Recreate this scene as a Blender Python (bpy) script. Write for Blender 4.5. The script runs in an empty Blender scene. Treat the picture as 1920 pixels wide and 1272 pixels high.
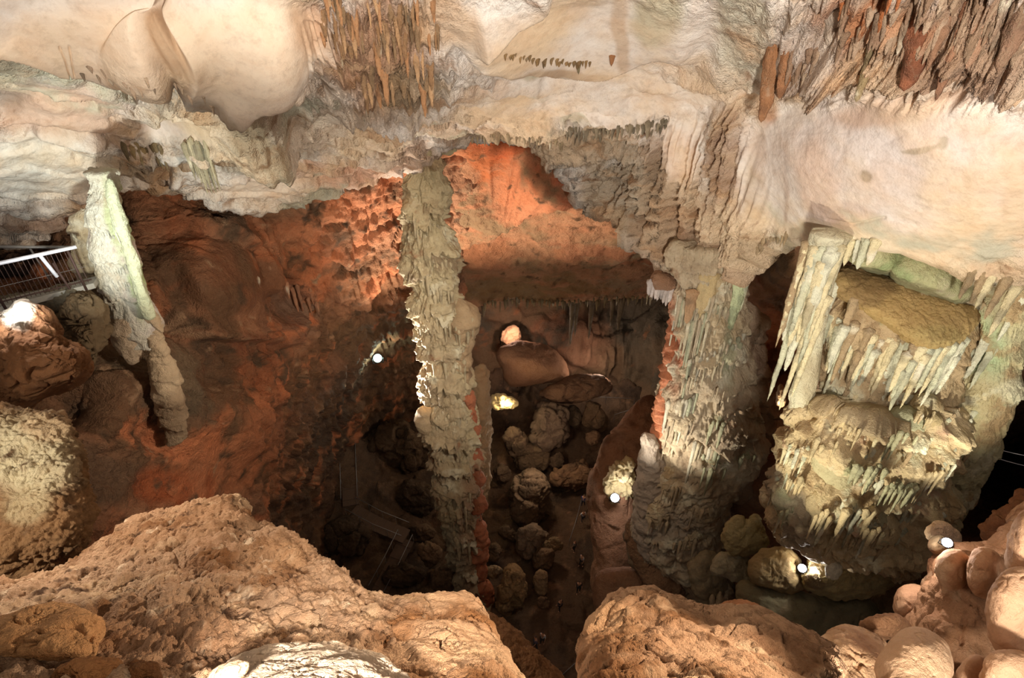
import bpy, math, random
import numpy as np
from mathutils import Vector

# ------------------------------------------------------------------ camera
# metres; the pit floor lies near z = 0, the viewpoint is a ledge 45 m up, looking 32.6 degrees down
F = 1000.0
PITCH = math.radians(32.6)
CAM = np.array([0.0, 0.0, 45.0])
cp, sp = math.cos(PITCH), math.sin(PITCH)
FW = np.array([0, cp, -sp]); UP = np.array([0, sp, cp]); RT = np.array([1.0, 0, 0])
COL = bpy.context.scene.collection
rng = np.random.default_rng(7)
random.seed(7)

def ray(px, py):
    px = np.asarray(px, float); py = np.asarray(py, float)
    return FW + UP * (-(py - 636) / F)[..., None] + RT * ((px - 960) / F)[..., None]
def at(px, py, d):                     # d: distance along the view axis
    return CAM + ray(px, py) * np.asarray(d, float)[..., None]
def depY(py, Y):                       # depth that puts the point Y metres ahead
    return np.asarray(Y, float) / (cp - (np.asarray(py, float) - 636) / F * sp)
def atY(px, py, Y): return at(px, py, depY(py, Y))

# ------------------------------------------------------------------ noise
_perm = np.random.default_rng(3).permutation(256).astype(np.int32)
_perm = np.concatenate([_perm, _perm])
_g = np.random.default_rng(4).normal(size=(256, 3)); _g = (_g / np.linalg.norm(_g, axis=1)[:, None]).astype(np.float32)
def perlin(p):
    p = np.asarray(p, np.float32)
    i = np.floor(p); f = p - i; i = i.astype(np.int32) & 255
    u = f * f * f * (f * (f * 6 - 15) + 10)
    out = 0
    for dx in (0, 1):
        wx = u[:, 0] if dx else 1 - u[:, 0]
        a = _perm[(i[:, 0] + dx) & 255]
        for dy in (0, 1):
            wy = wx * (u[:, 1] if dy else 1 - u[:, 1])
            b = _perm[a + ((i[:, 1] + dy) & 255)]
            for dz in (0, 1):
                w = wy * (u[:, 2] if dz else 1 - u[:, 2])
                g = _g[_perm[b + ((i[:, 2] + dz) & 255)]]
                out = out + w * (g[:, 0] * (f[:, 0] - dx) + g[:, 1] * (f[:, 1] - dy) + g[:, 2] * (f[:, 2] - dz))
    return out * 1.5
def off(seed): return np.array([seed * 17.31 % 91, seed * 7.77 % 83, seed * 29.1 % 97], np.float32)
def fbm(p, o=5, s=0, gain=.5, lac=2.03):
    p = np.asarray(p, np.float32) + off(s); r = 0; a = 1; n = 0
    for k in range(o):
        r = r + a * perlin(p); n += a; a *= gain; p = p * lac + 3.7
    return r / n * 1.35
def ridged(p, o=5, s=0, gain=.55, lac=2.07):
    p = np.asarray(p, np.float32) + off(s); r = 0; a = 1; n = 0
    for k in range(o):
        r = r + a * (1 - 2 * np.abs(perlin(p))); n += a; a *= gain; p = p * lac + 5.1
    return r / n
def billow(p, o=4, s=0, gain=.5): return -ridged(p, o, s, gain)
def worley(p, s=0, second=False):
    p = np.asarray(p, np.float32) + off(s)
    i = np.floor(p).astype(np.int32); f = p - i
    f1 = np.full(len(p), 9., np.float32); f2 = f1.copy(); idn = np.zeros(len(p), np.int32)
    for dx in (-1, 0, 1):
        for dy in (-1, 0, 1):
            for dz in (-1, 0, 1):
                h = _perm[_perm[_perm[(i[:, 0] + dx) & 255] + ((i[:, 1] + dy) & 255)] + ((i[:, 2] + dz) & 255)]
                r = _g[h] * .45 + .5
                d = (r[:, 0] + dx - f[:, 0])**2 + (r[:, 1] + dy - f[:, 1])**2 + (r[:, 2] + dz - f[:, 2])**2
                n = d < f1
                f2 = np.where(n, f1, np.minimum(f2, d)); idn = np.where(n, h, idn); f1 = np.where(n, d, f1)
    f1 = np.sqrt(f1); f2 = np.sqrt(f2)
    return (f1, f2, idn) if second else f1
def sm(a, b, x):
    t = np.clip((x - a) / (b - a), 0, 1); return t * t * (3 - 2 * t)
def facets(p, s=0):                    # blocky rock: planes meeting in sharp edges
    f1, f2, i = worley(p, s, True)
    g = _g[(i * 7 + 13) & 255]
    q = np.asarray(p, np.float32)
    tilt = (g[:, 0] * np.sin(q[:, 0] * 1.1) + g[:, 1] * np.sin(q[:, 2] * 1.1 + q[:, 1]))
    return .5 * tilt + .5 * g[:, 2] - .35 * (1 - sm(0, .12, f2 - f1))

# ------------------------------------------------------------------ scattered-data interpolation over the view
def rbf(pts, c=50.0):
    P = np.array(pts, float); xy = P[:, :2]; v = P[:, 2:]
    r = np.sqrt(((xy[:, None] - xy[None])**2).sum(-1) + c * c)
    n = len(P); A = np.zeros((n + 3, n + 3)); A[:n, :n] = r; A[:n, n] = 1; A[:n, n + 1:] = xy / 1000; A[n, :n] = 1; A[n + 1:, :n] = xy.T / 1000
    w = np.linalg.solve(A, np.vstack([v, np.zeros((3, v.shape[1]))]))
    def f(x, y):
        x = np.asarray(x, float); y = np.asarray(y, float)
        o = w[n] + x[..., None] / 1000 * w[n + 1] + y[..., None] / 1000 * w[n + 2]
        for k in range(n):
            o = o + np.sqrt((x - xy[k, 0])**2 + (y - xy[k, 1])**2 + c * c)[..., None] * w[k]
        return o
    return f

# ------------------------------------------------------------------ meshes
def normals(V, Fc):
    n = np.zeros_like(V)
    a, b, c, d = (V[Fc[:, k]] for k in range(4))
    fn = np.cross(c - a, d - b)
    for k in range(4):
        for ax in range(3): n[:, ax] += np.bincount(Fc[:, k], fn[:, ax], len(V))
    return n / (np.linalg.norm(n, axis=1)[:, None] + 1e-9)
def grid_faces(nr, nc, wrap=False):
    r = np.arange(nr - 1)[:, None]; c = np.arange(nc if wrap else nc - 1)[None]
    c2 = (c + 1) % nc
    return np.stack([r * nc + c, r * nc + c2, (r + 1) * nc + c2, (r + 1) * nc + c], -1).reshape(-1, 4)
def link(name, me, mat=None, parent=None):
    o = bpy.data.objects.new(name, me); COL.objects.link(o)
    if mat: me.materials.append(mat)
    if parent:
        o.parent = parent; o.matrix_parent_inverse.identity(); o.location = -(parent.location + (parent.parent.location if parent.parent else Vector((0, 0, 0))))
    return o
def tag(o, label=None, cat=None, group=None, kind=None):
    if label: o['label'] = label
    if cat: o['category'] = cat
    if group: o['group'] = group
    if kind: o['kind'] = kind
    return o
def empty(name, loc, label, cat, group=None):
    o = bpy.data.objects.new(name, None); COL.objects.link(o); o.location = Vector([float(v) for v in loc]); o.empty_display_size = .3
    return tag(o, label, cat, group, 'thing')
def rgba(col):
    c = np.clip(col, 0, 1)
    return c if c.shape[1] == 4 else np.concatenate([c, np.ones((len(c), 1))], 1)
def mesh_np(name, V, Fc, col=None, smooth=True):
    me = bpy.data.meshes.new(name)
    me.vertices.add(len(V)); me.vertices.foreach_set('co', np.asarray(V, np.float32).ravel())
    k = Fc.shape[1]
    me.loops.add(len(Fc) * k); me.loops.foreach_set('vertex_index', Fc.astype(np.int32).ravel())
    me.polygons.add(len(Fc)); me.polygons.foreach_set('loop_start', np.arange(0, len(Fc) * k, k, dtype=np.int32))
    me.polygons.foreach_set('loop_total', np.full(len(Fc), k, np.int32))
    me.polygons.foreach_set('use_smooth', np.full(len(Fc), smooth))
    me.update(calc_edges=True)
    if col is not None:
        ca = me.color_attributes.new('Col', 'FLOAT_COLOR', 'POINT')
        ca.data.foreach_set('color', rgba(col).astype(np.float32).ravel())
    return me
def finish(name, V, Fc, col, mat, parent=None, tris=None):
    # top-level meshes carry their origin at their own base
    if parent is None:
        o0 = np.array([V[:, 0].mean(), V[:, 1].mean(), V[:, 2].min()])
        ob = link(name, mesh_np(name, V - o0, Fc, col), mat); ob.location = Vector(o0.tolist())
        return ob
    return link(name, mesh_np(name, V, Fc, col), mat, parent)

def lin(c):                            # sRGB 0..255 -> linear
    c = np.asarray(c, float) / 255
    return np.where(c <= .04045, c / 12.92, ((c + .055) / 1.055)**2.4)
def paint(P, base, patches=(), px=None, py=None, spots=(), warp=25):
    """mineral colours: base, then patches (colour, freq, lo, hi, seed[, stretch xyz]), then deposits and painted light or shade at places (px, py, rx, ry, colour, strength)"""
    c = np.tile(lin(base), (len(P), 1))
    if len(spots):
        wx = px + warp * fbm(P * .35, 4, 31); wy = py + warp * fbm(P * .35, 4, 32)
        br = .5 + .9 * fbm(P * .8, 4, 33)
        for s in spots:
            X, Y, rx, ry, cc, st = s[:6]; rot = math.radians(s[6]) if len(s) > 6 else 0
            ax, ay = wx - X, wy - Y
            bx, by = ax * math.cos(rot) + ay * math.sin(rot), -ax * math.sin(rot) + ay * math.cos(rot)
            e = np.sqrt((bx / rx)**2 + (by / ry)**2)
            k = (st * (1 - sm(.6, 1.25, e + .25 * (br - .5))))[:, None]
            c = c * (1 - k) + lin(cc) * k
    for q in patches:
        cc, fr, lo, hi, sd = q[:5]; st = np.array(q[5] if len(q) > 5 else (1, 1, 1))
        mx = q[6] if len(q) > 6 else 1; mx = mx(px, py) if callable(mx) else mx
        k = (mx * sm(lo, hi, fbm(P * fr * st, 5, sd, .6)))[:, None]
        c = c * (1 - k) + lin(cc) * k
    return c

# ------------------------------------------------------------------ materials
def mat_rock(name, bump=.5, scale=1.0, rough=.85, spec=.25, mott=.35, dist=.15, tintc=(.42, .24, .12), vein=.35):
    m = bpy.data.materials.new(name); m.use_nodes = True; nt = m.node_tree; N = nt.nodes; L = nt.links
    b = N['Principled BSDF']; b.inputs['Roughness'].default_value = rough; b.inputs['Specular IOR Level'].default_value = spec
    geo = N.new('ShaderNodeNewGeometry'); at_ = N.new('ShaderNodeAttribute'); at_.attribute_name = 'Col'
    def noise(sc, det=5, ro=.6, di=0):
        n = N.new('ShaderNodeTexNoise'); n.inputs['Scale'].default_value = sc; n.inputs['Detail'].default_value = det
        n.inputs['Roughness'].default_value = ro; n.inputs['Distortion'].default_value = di; L.new(geo.outputs['Position'], n.inputs['Vector']); return n
    def rng_(src, a, b2, c, d):
        r = N.new('ShaderNodeMapRange'); r.inputs[1].default_value = a; r.inputs[2].default_value = b2; r.inputs[3].default_value = c; r.inputs[4].default_value = d
        L.new(src, r.inputs[0]); return r.outputs[0]
    def mix(bt, f, a, c):
        x = N.new('ShaderNodeMix'); x.data_type = 'RGBA'; x.blend_type = bt
        if hasattr(f, 'is_linked'): L.new(f, x.inputs[0])
        else: x.inputs[0].default_value = f
        for s, v in ((6, a), (7, c)):
            if hasattr(v, 'is_linked'): L.new(v, x.inputs[s])
            else: x.inputs[s].default_value = (*v, 1)
        return x.outputs[2]
    n1 = noise(1.6 * scale, 4, .65, .6); n2 = noise(7 * scale, 4, .7, 0); n3 = noise(.5 * scale, 4, .6, 0)
    c = mix('MULTIPLY', rng_(n1.outputs[0], .45, .72, 0, mott), at_.outputs['Color'], tuple(v + .35 for v in tintc))
    c = mix('MULTIPLY', rng_(n2.outputs[0], .5, .75, 0, mott), c, (.55, .49, .44))
    c = mix('MIX', rng_(n3.outputs[0], .52, .75, 0, mott * .5), c, tintc)
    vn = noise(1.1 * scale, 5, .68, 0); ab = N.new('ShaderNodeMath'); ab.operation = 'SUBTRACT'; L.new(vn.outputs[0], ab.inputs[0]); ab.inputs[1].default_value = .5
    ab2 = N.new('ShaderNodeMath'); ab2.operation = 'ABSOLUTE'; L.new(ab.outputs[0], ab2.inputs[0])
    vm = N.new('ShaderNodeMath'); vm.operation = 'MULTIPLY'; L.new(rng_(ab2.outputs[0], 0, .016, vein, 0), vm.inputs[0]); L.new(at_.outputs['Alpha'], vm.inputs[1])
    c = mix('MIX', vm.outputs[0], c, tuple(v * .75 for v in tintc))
    L.new(c, b.inputs['Base Color'])
    h = N.new('ShaderNodeMath'); h.operation = 'MULTIPLY_ADD'; L.new(n1.outputs[0], h.inputs[0]); h.inputs[1].default_value = .9; L.new(n2.outputs[0], h.inputs[2])
    n4 = noise(24 * scale, 2.5, .7); h2 = N.new('ShaderNodeMath'); h2.operation = 'MULTIPLY_ADD'; L.new(n4.outputs[0], h2.inputs[0]); h2.inputs[1].default_value = .4; L.new(h.outputs[0], h2.inputs[2])
    bp = N.new('ShaderNodeBump'); bp.inputs['Strength'].default_value = bump; bp.inputs['Distance'].default_value = dist
    bm_ = N.new('ShaderNodeMath'); bm_.operation = 'MULTIPLY'; L.new(at_.outputs['Alpha'], bm_.inputs[0]); bm_.inputs[1].default_value = bump; L.new(bm_.outputs[0], bp.inputs['Strength'])
    L.new(h2.outputs[0], bp.inputs['Height']); L.new(bp.outputs[0], b.inputs['Normal'])
    return m
def mat_plain(name, col, rough=.5, metal=0, emit=None, es=0):
    m = bpy.data.materials.new(name); m.use_nodes = True; nt = m.node_tree; b = nt.nodes['Principled BSDF']
    n = nt.nodes.new('ShaderNodeTexNoise'); n.inputs['Scale'].default_value = 9
    g = nt.nodes.new('ShaderNodeNewGeometry'); nt.links.new(g.outputs['Position'], n.inputs['Vector'])
    x = nt.nodes.new('ShaderNodeMix'); x.data_type = 'RGBA'; nt.links.new(n.outputs[0], x.inputs[0])
    lc = lin(col); x.inputs[6].default_value = (*(lc * .8), 1); x.inputs[7].default_value = (*np.clip(lc * 1.2, 0, 1), 1)
    nt.links.new(x.outputs[2], b.inputs['Base Color']); b.inputs['Roughness'].default_value = rough; b.inputs['Metallic'].default_value = metal
    if emit: b.inputs['Emission Color'].default_value = (*emit, 1); b.inputs['Emission Strength'].default_value = es
    return m
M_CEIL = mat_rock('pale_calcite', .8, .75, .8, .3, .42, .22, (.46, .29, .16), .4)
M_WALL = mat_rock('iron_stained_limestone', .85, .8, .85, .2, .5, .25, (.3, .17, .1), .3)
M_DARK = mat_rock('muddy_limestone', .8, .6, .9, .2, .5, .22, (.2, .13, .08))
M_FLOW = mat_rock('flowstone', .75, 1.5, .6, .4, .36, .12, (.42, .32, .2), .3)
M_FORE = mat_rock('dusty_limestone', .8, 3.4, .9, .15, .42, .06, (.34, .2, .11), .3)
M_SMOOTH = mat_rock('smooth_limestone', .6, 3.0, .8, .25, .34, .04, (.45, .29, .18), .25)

# ------------------------------------------------------------------ shape builders
def resample(poly, n, closed=True, iters=2):
    P = np.array(poly, float)
    for _ in range(iters):                       # Chaikin corner cutting
        Q = np.roll(P, -1, 0) if closed else P[1:]
        A = P if closed else P[:-1]
        R = np.stack([.75 * A + .25 * Q, .25 * A + .75 * Q], 1).reshape(-1, P.shape[1])
        P = R if closed else np.vstack([P[:1], R, P[-1:]])
    if closed: P = np.vstack([P, P[:1]])
    s = np.concatenate([[0], np.cumsum(np.linalg.norm(np.diff(P[:, :2], axis=0), axis=1))])
    t = np.linspace(0, s[-1], n, endpoint=not closed)
    return np.stack([np.interp(t, s, P[:, k]) for k in range(P.shape[1])], 1)

def rock(name, outline, d0, thick, mat=None, grad=(0, 0), style='boulder', amp=.1, freq=1.0, base=(150, 110, 80), patches=(), spots=(), lumps=(),
         n=None, seed=1, parent=None, power=2.2, back=1.0, center=None):
    """a closed rock: silhouette traced on the view at its own distance, rounded to a real thickness, then weathered in 3-D"""
    O = np.array(outline, float)
    per = np.linalg.norm(np.roll(O, -1, 0) - O, axis=1).sum()
    if n is None: n = int(np.clip(per / 2.2, 70, 640))
    B = resample(O, n); c = np.array(center) if center is not None else B.mean(0)
    m = max(10, int(n / 4.2))
    t = np.linspace(0, 1, m + 1)[1:] * math.pi / 2; s = np.sin(t)
    hf = (1 - s**power)**(1 / power)
    rings = np.concatenate([s, s[:-1][::-1]]); hh = np.concatenate([-hf, (hf * back)[:-1][::-1]])
    px = c[0] + (B[None, :, 0] - c[0]) * rings[:, None]; py = c[1] + (B[None, :, 1] - c[1]) * rings[:, None]
    d = d0 + grad[0] * (px - c[0]) / 100 + grad[1] * (py - c[1]) / 100 + thick * hh[:, None]
    dc = np.array([d0 - thick, d0 + thick * back])
    for (lx, ly, lr, lh) in lumps:
        front = (hh < 0)[:, None]
        e = ((px - lx)**2 + (py - ly)**2) / lr**2
        d = d - front * lh * np.exp(-e * 1.6)
        dc[0] -= lh * math.exp(-1.6 * ((c[0] - lx)**2 + (c[1] - ly)**2) / lr**2)
    px = np.concatenate([px.ravel(), [c[0], c[0]]]); py = np.concatenate([py.ravel(), [c[1], c[1]]]); d = np.concatenate([d.ravel(), dc])
    V = at(px, py, d)
    nr = len(rings); Fc = grid_faces(nr, n, True)
    k = np.arange(n); k2 = (k + 1) % n; ia, ib = nr * n, nr * n + 1
    f1 = np.stack([np.full(n, ia), k2, k, np.full(n, ia)], 1); f2 = np.stack([np.full(n, ib), (nr - 1) * n + k, (nr - 1) * n + k2, np.full(n, ib)], 1)
    N = normals(V, np.vstack([Fc, f1, f2]))
    if (N * (V - V.mean(0))).sum() < 0: N = -N
    V = V + N * weather(V, style, amp, freq, seed)[:, None]
    col = paint(V, base, patches, px, py, spots, 12)
    me_faces = Fc
    me = tri_quad(name, V, Fc, np.vstack([f1[:, :3], f2[:, :3]]), col)
    return place(name, me, V, mat or M_FORE, parent)
def tri_quad(name, V, Q, T, col, smooth=True):
    me = bpy.data.meshes.new(name)
    me.vertices.add(len(V)); me.vertices.foreach_set('co', np.asarray(V, np.float32).ravel())
    li = np.concatenate([Q.ravel(), T.ravel()]).astype(np.int32)
    st = np.concatenate([np.arange(len(Q)) * 4, len(Q) * 4 + np.arange(len(T)) * 3]).astype(np.int32)
    tt = np.concatenate([np.full(len(Q), 4), np.full(len(T), 3)]).astype(np.int32)
    me.loops.add(len(li)); me.loops.foreach_set('vertex_index', li)
    me.polygons.add(len(st)); me.polygons.foreach_set('loop_start', st); me.polygons.foreach_set('loop_total', tt)
    me.polygons.foreach_set('use_smooth', np.full(len(st), smooth))
    me.update(calc_edges=True); me.validate()
    ca = me.color_attributes.new('Col', 'FLOAT_COLOR', 'POINT')
    ca.data.foreach_set('color', rgba(col).astype(np.float32).ravel())
    return me
def place(name, me, V, mat, parent=None):
    if parent is None:
        o0 = Vector([float(V[:, 0].mean()), float(V[:, 1].mean()), float(V[:, 2].min())])
        for_co = np.asarray(V - np.array(o0), np.float32); me.vertices.foreach_set('co', for_co.ravel()); me.update()
        o = link(name, me, mat); o.location = o0; return o
    return link(name, me, mat, parent)

def weather(V, style, amp, fr, seed):
    P = V * fr
    if style == 'boulder':
        return amp * (fbm(P, 6, seed) + .35 * facets(P * .9, seed + 3) - .5 * sm(.8, .93, ridged(P * .8, 3, seed + 5, .4)))
    if style == 'block':
        q = P + .25 * np.stack([fbm(P, 3, 51), fbm(P, 3, 52), fbm(P, 3, 53)], 1)
        return amp * (1.3 * facets(q * .8, seed + 3) + .5 * facets(q * 1.9, seed + 4) + .6 * fbm(P, 6, seed) + .12 * (.6 - worley(P * 4, seed)))
    if style == 'smooth':
        return amp * (fbm(P * .7, 4, seed, .42) + .12 * fbm(P * 6, 3, seed + 1))
    if style == 'lump':
        return amp * (fbm(P * .7, 6, seed, .5) + .35 * (.6 - worley(P * 1.1, seed)) + .12 * (.6 - worley(P * 5, seed + 1)) - .25 * sm(.85, .95, ridged(P * .9, 3, seed + 5, .4)))
    if style == 'crust':
        w = worley(P * 3.2, seed); w2 = worley(P * 7.5, seed + 2)
        return amp * (fbm(P, 7, seed, .55) + .6 * (.4 - w * w) + .42 * (.4 - w2 * w2) + .2 * (.4 - worley(P * 14, seed + 5)**2) + .4 * facets(P * 1.1, seed + 1))
    if style == 'cracked':
        q = P.copy(); q = q * np.array([1, 1, 1]) + .35 * np.stack([fbm(P, 3, 51), fbm(P, 3, 52), fbm(P, 3, 53)], 1)
        q = q @ np.array([[.8, -.5, .3], [.5, .8, .3], [-.35, -.1, 2.1]])
        cr = sm(.82, .96, 1 - 2 * np.abs(perlin(q * 1.6 + off(seed)))) * sm(-.1, .25, fbm(P * .9, 2, seed + 8))
        cr2 = sm(.85, .97, 1 - 2 * np.abs(perlin(q * 4.1 + off(seed + 2)))) * sm(0, .3, fbm(P * 1.3, 2, seed + 9))
        return amp * (fbm(P, 7, seed, .52) + .3 * facets(P, seed + 1) - .8 * cr - .4 * cr2 + .14 * (.6 - worley(P * 6, seed)))
    if style == 'cauli':
        w = worley(P, seed); w2 = worley(P * 2.3, seed + 2)
        return amp * (1.1 * (.7 - w) + .45 * (.7 - w2) + .35 * fbm(P * 3, 4, seed))
    return 0
def skirts(ang, z, V, amp, tier=.5, flute=2.2, seed=0, jag=.35):
    """flowstone tiers: each skirt flares downwards and ends in a ragged dripping fringe; ang in metres around, z up"""
    a = np.stack([ang * flute + .25 * fbm(V * .7, 2, seed + 20), z * .1, np.zeros_like(z)], 1)
    fl = 1 - 2 * np.abs(perlin(a + off(seed)))                 # flutes
    fl2 = 1 - 2 * np.abs(perlin(a * np.array([2.3, 2, 1]) + off(seed + 1)))
    w = z * tier + .9 * fbm(np.stack([ang * .35, z * .16, ang * 0], 1), 3, seed + 2) + .35 * jag * (fl + .5 * fl2) + .12 * fbm(V * 1.5, 3, seed + 4)
    fr = w - np.floor(w)
    it = np.floor(w).astype(np.int64)
    rnd = .35 + .65 * ((it * 7919 + 13) % 17) / 16.
    k = (1 - fr)**1.4 * sm(0, .05, fr) - .3
    up = sm(.02, .12, fr) * (1 - sm(.45, .95, fr))
    w2 = z * tier * 2.3 + 1.3 * fbm(np.stack([ang * .8, z * .35, ang * 0], 1), 3, seed + 7) + .55 * jag * (fl2 + fl)
    f2 = w2 - np.floor(w2); k2 = (1 - f2)**1.4 * sm(0, .08, f2) - .3
    bulb = fbm(V * .9, 3, seed + 12)
    return amp * (rnd * k + .28 * k2 * (1 + bulb) + .26 * up * fl + .14 * up * fl2 + .35 * bulb)

def lathe(name, rows, Y, mat=None, kd=.8, amp=.25, tier=.45, flute=2.0, jag=.35, nth=None, nrow=None, base=(190, 170, 140), patches=(), spots=(), seed=1,
          parent=None, rough=.12, lumps=(), cauli=0, cfreq=1.2, drift=(0, 0), style=None, endcap=True):
    R = np.array(rows, float); y0, y1 = R[0, 0], R[-1, 0]
    wpx = (R[:, 2] - R[:, 1]).mean()
    if nth is None: nth = int(np.clip(wpx * 1.9, 48, 560))
    if nrow is None: nrow = int(np.clip((y1 - y0) / 1.5, 30, 700))
    py = np.linspace(y0, y1, nrow); L = np.interp(py, R[:, 0], R[:, 1]); Rr = np.interp(py, R[:, 0], R[:, 2])
    k = max(1, int(8 / ((y1 - y0) / nrow)))
    if nrow > 4 * k:
        ker = np.hanning(2 * k + 3); ker /= ker.sum()
        smo = lambda a: np.convolve(np.pad(a, (k + 1, k + 1), 'edge'), ker, 'valid')
        L, Rr = smo(L), smo(Rr)
    Yv = np.interp(py, [y0, y1], [Y, Y]) if np.isscalar(Y) else np.interp(py, [y[0] for y in Y], [y[1] for y in Y])
    d = depY(py, Yv); cx = (L + Rr) / 2; C0 = at(cx, py, d); w = (Rr - L) / 2 / F * d
    th = np.linspace(0, 2 * math.pi, nth, endpoint=False)
    # taper the very ends shut
    e = np.ones(nrow)
    if endcap: e = np.sqrt(np.clip(np.minimum(np.arange(nrow) + .3, nrow - .7 - np.arange(nrow)) / 4, .02, 1))
    wobble = 1
    X = C0[:, None, 0] + (w * e)[:, None] * np.cos(th) * wobble; Yy = C0[:, None, 1] - (w * e * kd)[:, None] * np.sin(th); Z = C0[:, None, 2] + 0 * th
    V = np.stack([X, Yy, Z], -1).reshape(-1, 3)
    pxv = (cx[:, None] + (w * e * F / d)[:, None] * np.cos(th)).ravel(); pyv = np.repeat(py, nth)
    Fc = grid_faces(nrow, nth, True); N = normals(V, Fc)
    rad = np.stack([np.cos(th) * np.ones((nrow, 1)), -np.sin(th) * np.ones((nrow, 1)), np.zeros((nrow, nth))], -1).reshape(-1, 3)
    if (N * rad).sum() < 0: N = -N
    Nh = N * np.array([1, 1, .35]); Nh = Nh / np.linalg.norm(Nh, axis=1)[:, None]
    # seamless angular coordinate: two charts blended around the back
    wm = np.full(nrow, max(.2, w.mean()))
    ang = (wm[:, None] * (th - math.pi / 2)).ravel(); ang2 = (wm[:, None] * (((th + math.pi / 2) % (2 * math.pi)) - math.pi)).ravel()
    bl = np.tile(sm(.25, .75, (np.sin(th) + 1) / 2), nrow)
    z = V[:, 2]
    D = bl * skirts(ang, z, V, amp, tier, flute, seed, jag) + (1 - bl) * skirts(ang2 + 50, z, V, amp, tier, flute, seed, jag)
    D = D + rough * fbm(V * 1.1, 6, seed + 9, .55)
    if cauli: D = D + cauli * (1.1 * (.65 - worley(V * cfreq, seed)) + .5 * (.65 - worley(V * cfreq * 2.3, seed + 1)))
    for (lx, ly, lr, lh) in lumps:
        D = D + lh * np.exp(-1.6 * (((pxv - lx)**2 + (pyv - ly)**2) / lr**2)) * (np.sin(np.tile(th, nrow)) > -.3)
    V = V + Nh * (D * np.repeat(e, nth))[:, None]
    col = paint(V, base, patches, pxv, pyv, spots, 10)
    # close the ends
    ia, ib = len(V), len(V) + 1
    V = np.vstack([V, C0[:1] , C0[-1:]]); col = np.vstack([col, col[:1], col[-1:]])
    kk = np.arange(nth); k2 = (kk + 1) % nth
    T = np.vstack([np.stack([np.full(nth, ia), k2, kk], 1), np.stack([np.full(nth, ib), (nrow - 1) * nth + kk, (nrow - 1) * nth + k2], 1)])
    me = tri_quad(name, V, Fc, T, col)
    return place(name, me, V, mat or M_FLOW, parent)

def sheet(name, x0, x1, ytop, ybot, dpts, step=2.5, mat=None, disp=None, spots=(), base=(200, 180, 160), patches=(), c=50, roll=0, rolld=6, rollup=1.5, lip=None, warp=25, soft=None):
    """one rock face of the cavern, given by how far it lies at a set of places; its lower lip can turn back into the rock"""
    nx = int((x1 - x0) / step) + 1; us = np.linspace(x0, x1, nx)
    ny = int((ybot - ytop) / step) + 1; t = np.linspace(0, 1, ny)
    lipy = np.interp(us, [p[0] for p in lip], [p[1] for p in lip]) if lip else np.full(nx, float(ybot))
    PX = np.tile(us, (ny, 1)); PY = ytop + (lipy - ytop)[None] * t[:, None]
    f = rbf([(p[0], p[1], math.log(p[2])) for p in dpts], c)
    D = np.exp(f(PX, PY)[..., 0])
    V = at(PX, PY, D)
    if roll:
        r = np.linspace(0, 1, roll + 1)[1:]
        last = V[-1]; dirb = (last - CAM); dirb[:, 2] = 0; dirb /= np.linalg.norm(dirb, axis=1)[:, None]
        ang = r * math.pi * .5
        ex = last[None] + dirb[None] * (rolld * (r**1.3))[:, None, None] + np.array([0, 0, 1.]) * (rollup * (r**2))[:, None, None]
        V = np.concatenate([V, ex]); PX = np.concatenate([PX, np.tile(PX[-1], (roll, 1))]); PY = np.concatenate([PY, np.tile(PY[-1], (roll, 1))])
    nr = V.shape[0]; V = V.reshape(-1, 3); px = PX.ravel(); py = PY.ravel()
    Fc = grid_faces(nr, nx); N = normals(V, Fc)
    if (N * (CAM - V)).sum() < 0: N = -N; Fc = Fc[:, ::-1]
    V0 = V
    if disp is not None: V = V + N * disp(V, px, py)[:, None]
    col = paint(V0, base, patches, px, py, spots, warp)
    if soft is not None: col = np.concatenate([col, (1 - soft(px, py))[:, None]], 1)
    return finish(name, V, Fc, col, mat or M_CEIL)
def segd(px, py, poly):
    """distance to a polyline and which side (+ = below/right of it when drawn left to right)"""
    best = np.full(len(px), 1e9); side = np.zeros(len(px))
    for (ax, ay), (bx, by) in zip(poly[:-1], poly[1:]):
        vx, vy = bx - ax, by - ay; L2 = vx * vx + vy * vy
        t = np.clip(((px - ax) * vx + (py - ay) * vy) / L2, 0, 1)
        dx, dy = px - ax - t * vx, py - ay - t * vy; d = np.sqrt(dx * dx + dy * dy)
        s = np.sign(vx * (py - ay) - vy * (px - ax)); m = d < best
        best = np.where(m, d, best); side = np.where(m, s, side)
    return best, side
def step_edge(px, py, V, poly, h, width, soft=5, jag=8, sd=0):
    """a slab edge: rock above the line stands out by h and fades back over width"""
    wx = px + jag * fbm(V * .6, 4, 61 + sd); wy = py + jag * fbm(V * .6, 4, 71 + sd)
    d, s = segd(wx, wy, poly); X = [p[0] for p in poly]; Y = [p[1] for p in poly]
    s = np.sign(wy - np.interp(wx, X, Y)); L = X[-1] - X[0]
    sd_ = d * -s                                  # positive above the line
    return h * sm(-soft, soft, sd_) * (1 - sm(0, width, sd_)) * sm(X[0] - .02 * L, X[0] + .12 * L, wx) * (1 - sm(X[-1] - .12 * L, X[-1] + .02 * L, wx))

def cast_Y(pts, back=.0, fallback=20, skip=None):
    """how far ahead the rock already built stands at these places of the view"""
    bpy.context.view_layer.update(); dg = bpy.context.evaluated_depsgraph_get(); out = []
    for x, y in pts:
        r = ray(x, y); n = np.linalg.norm(r)
        ok, loc, nn, i, ob, mm = bpy.context.scene.ray_cast(dg, Vector(CAM.tolist()), Vector((r / n).tolist()))
        out.append(loc.y + back if ok else fallback)
    return out

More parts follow.
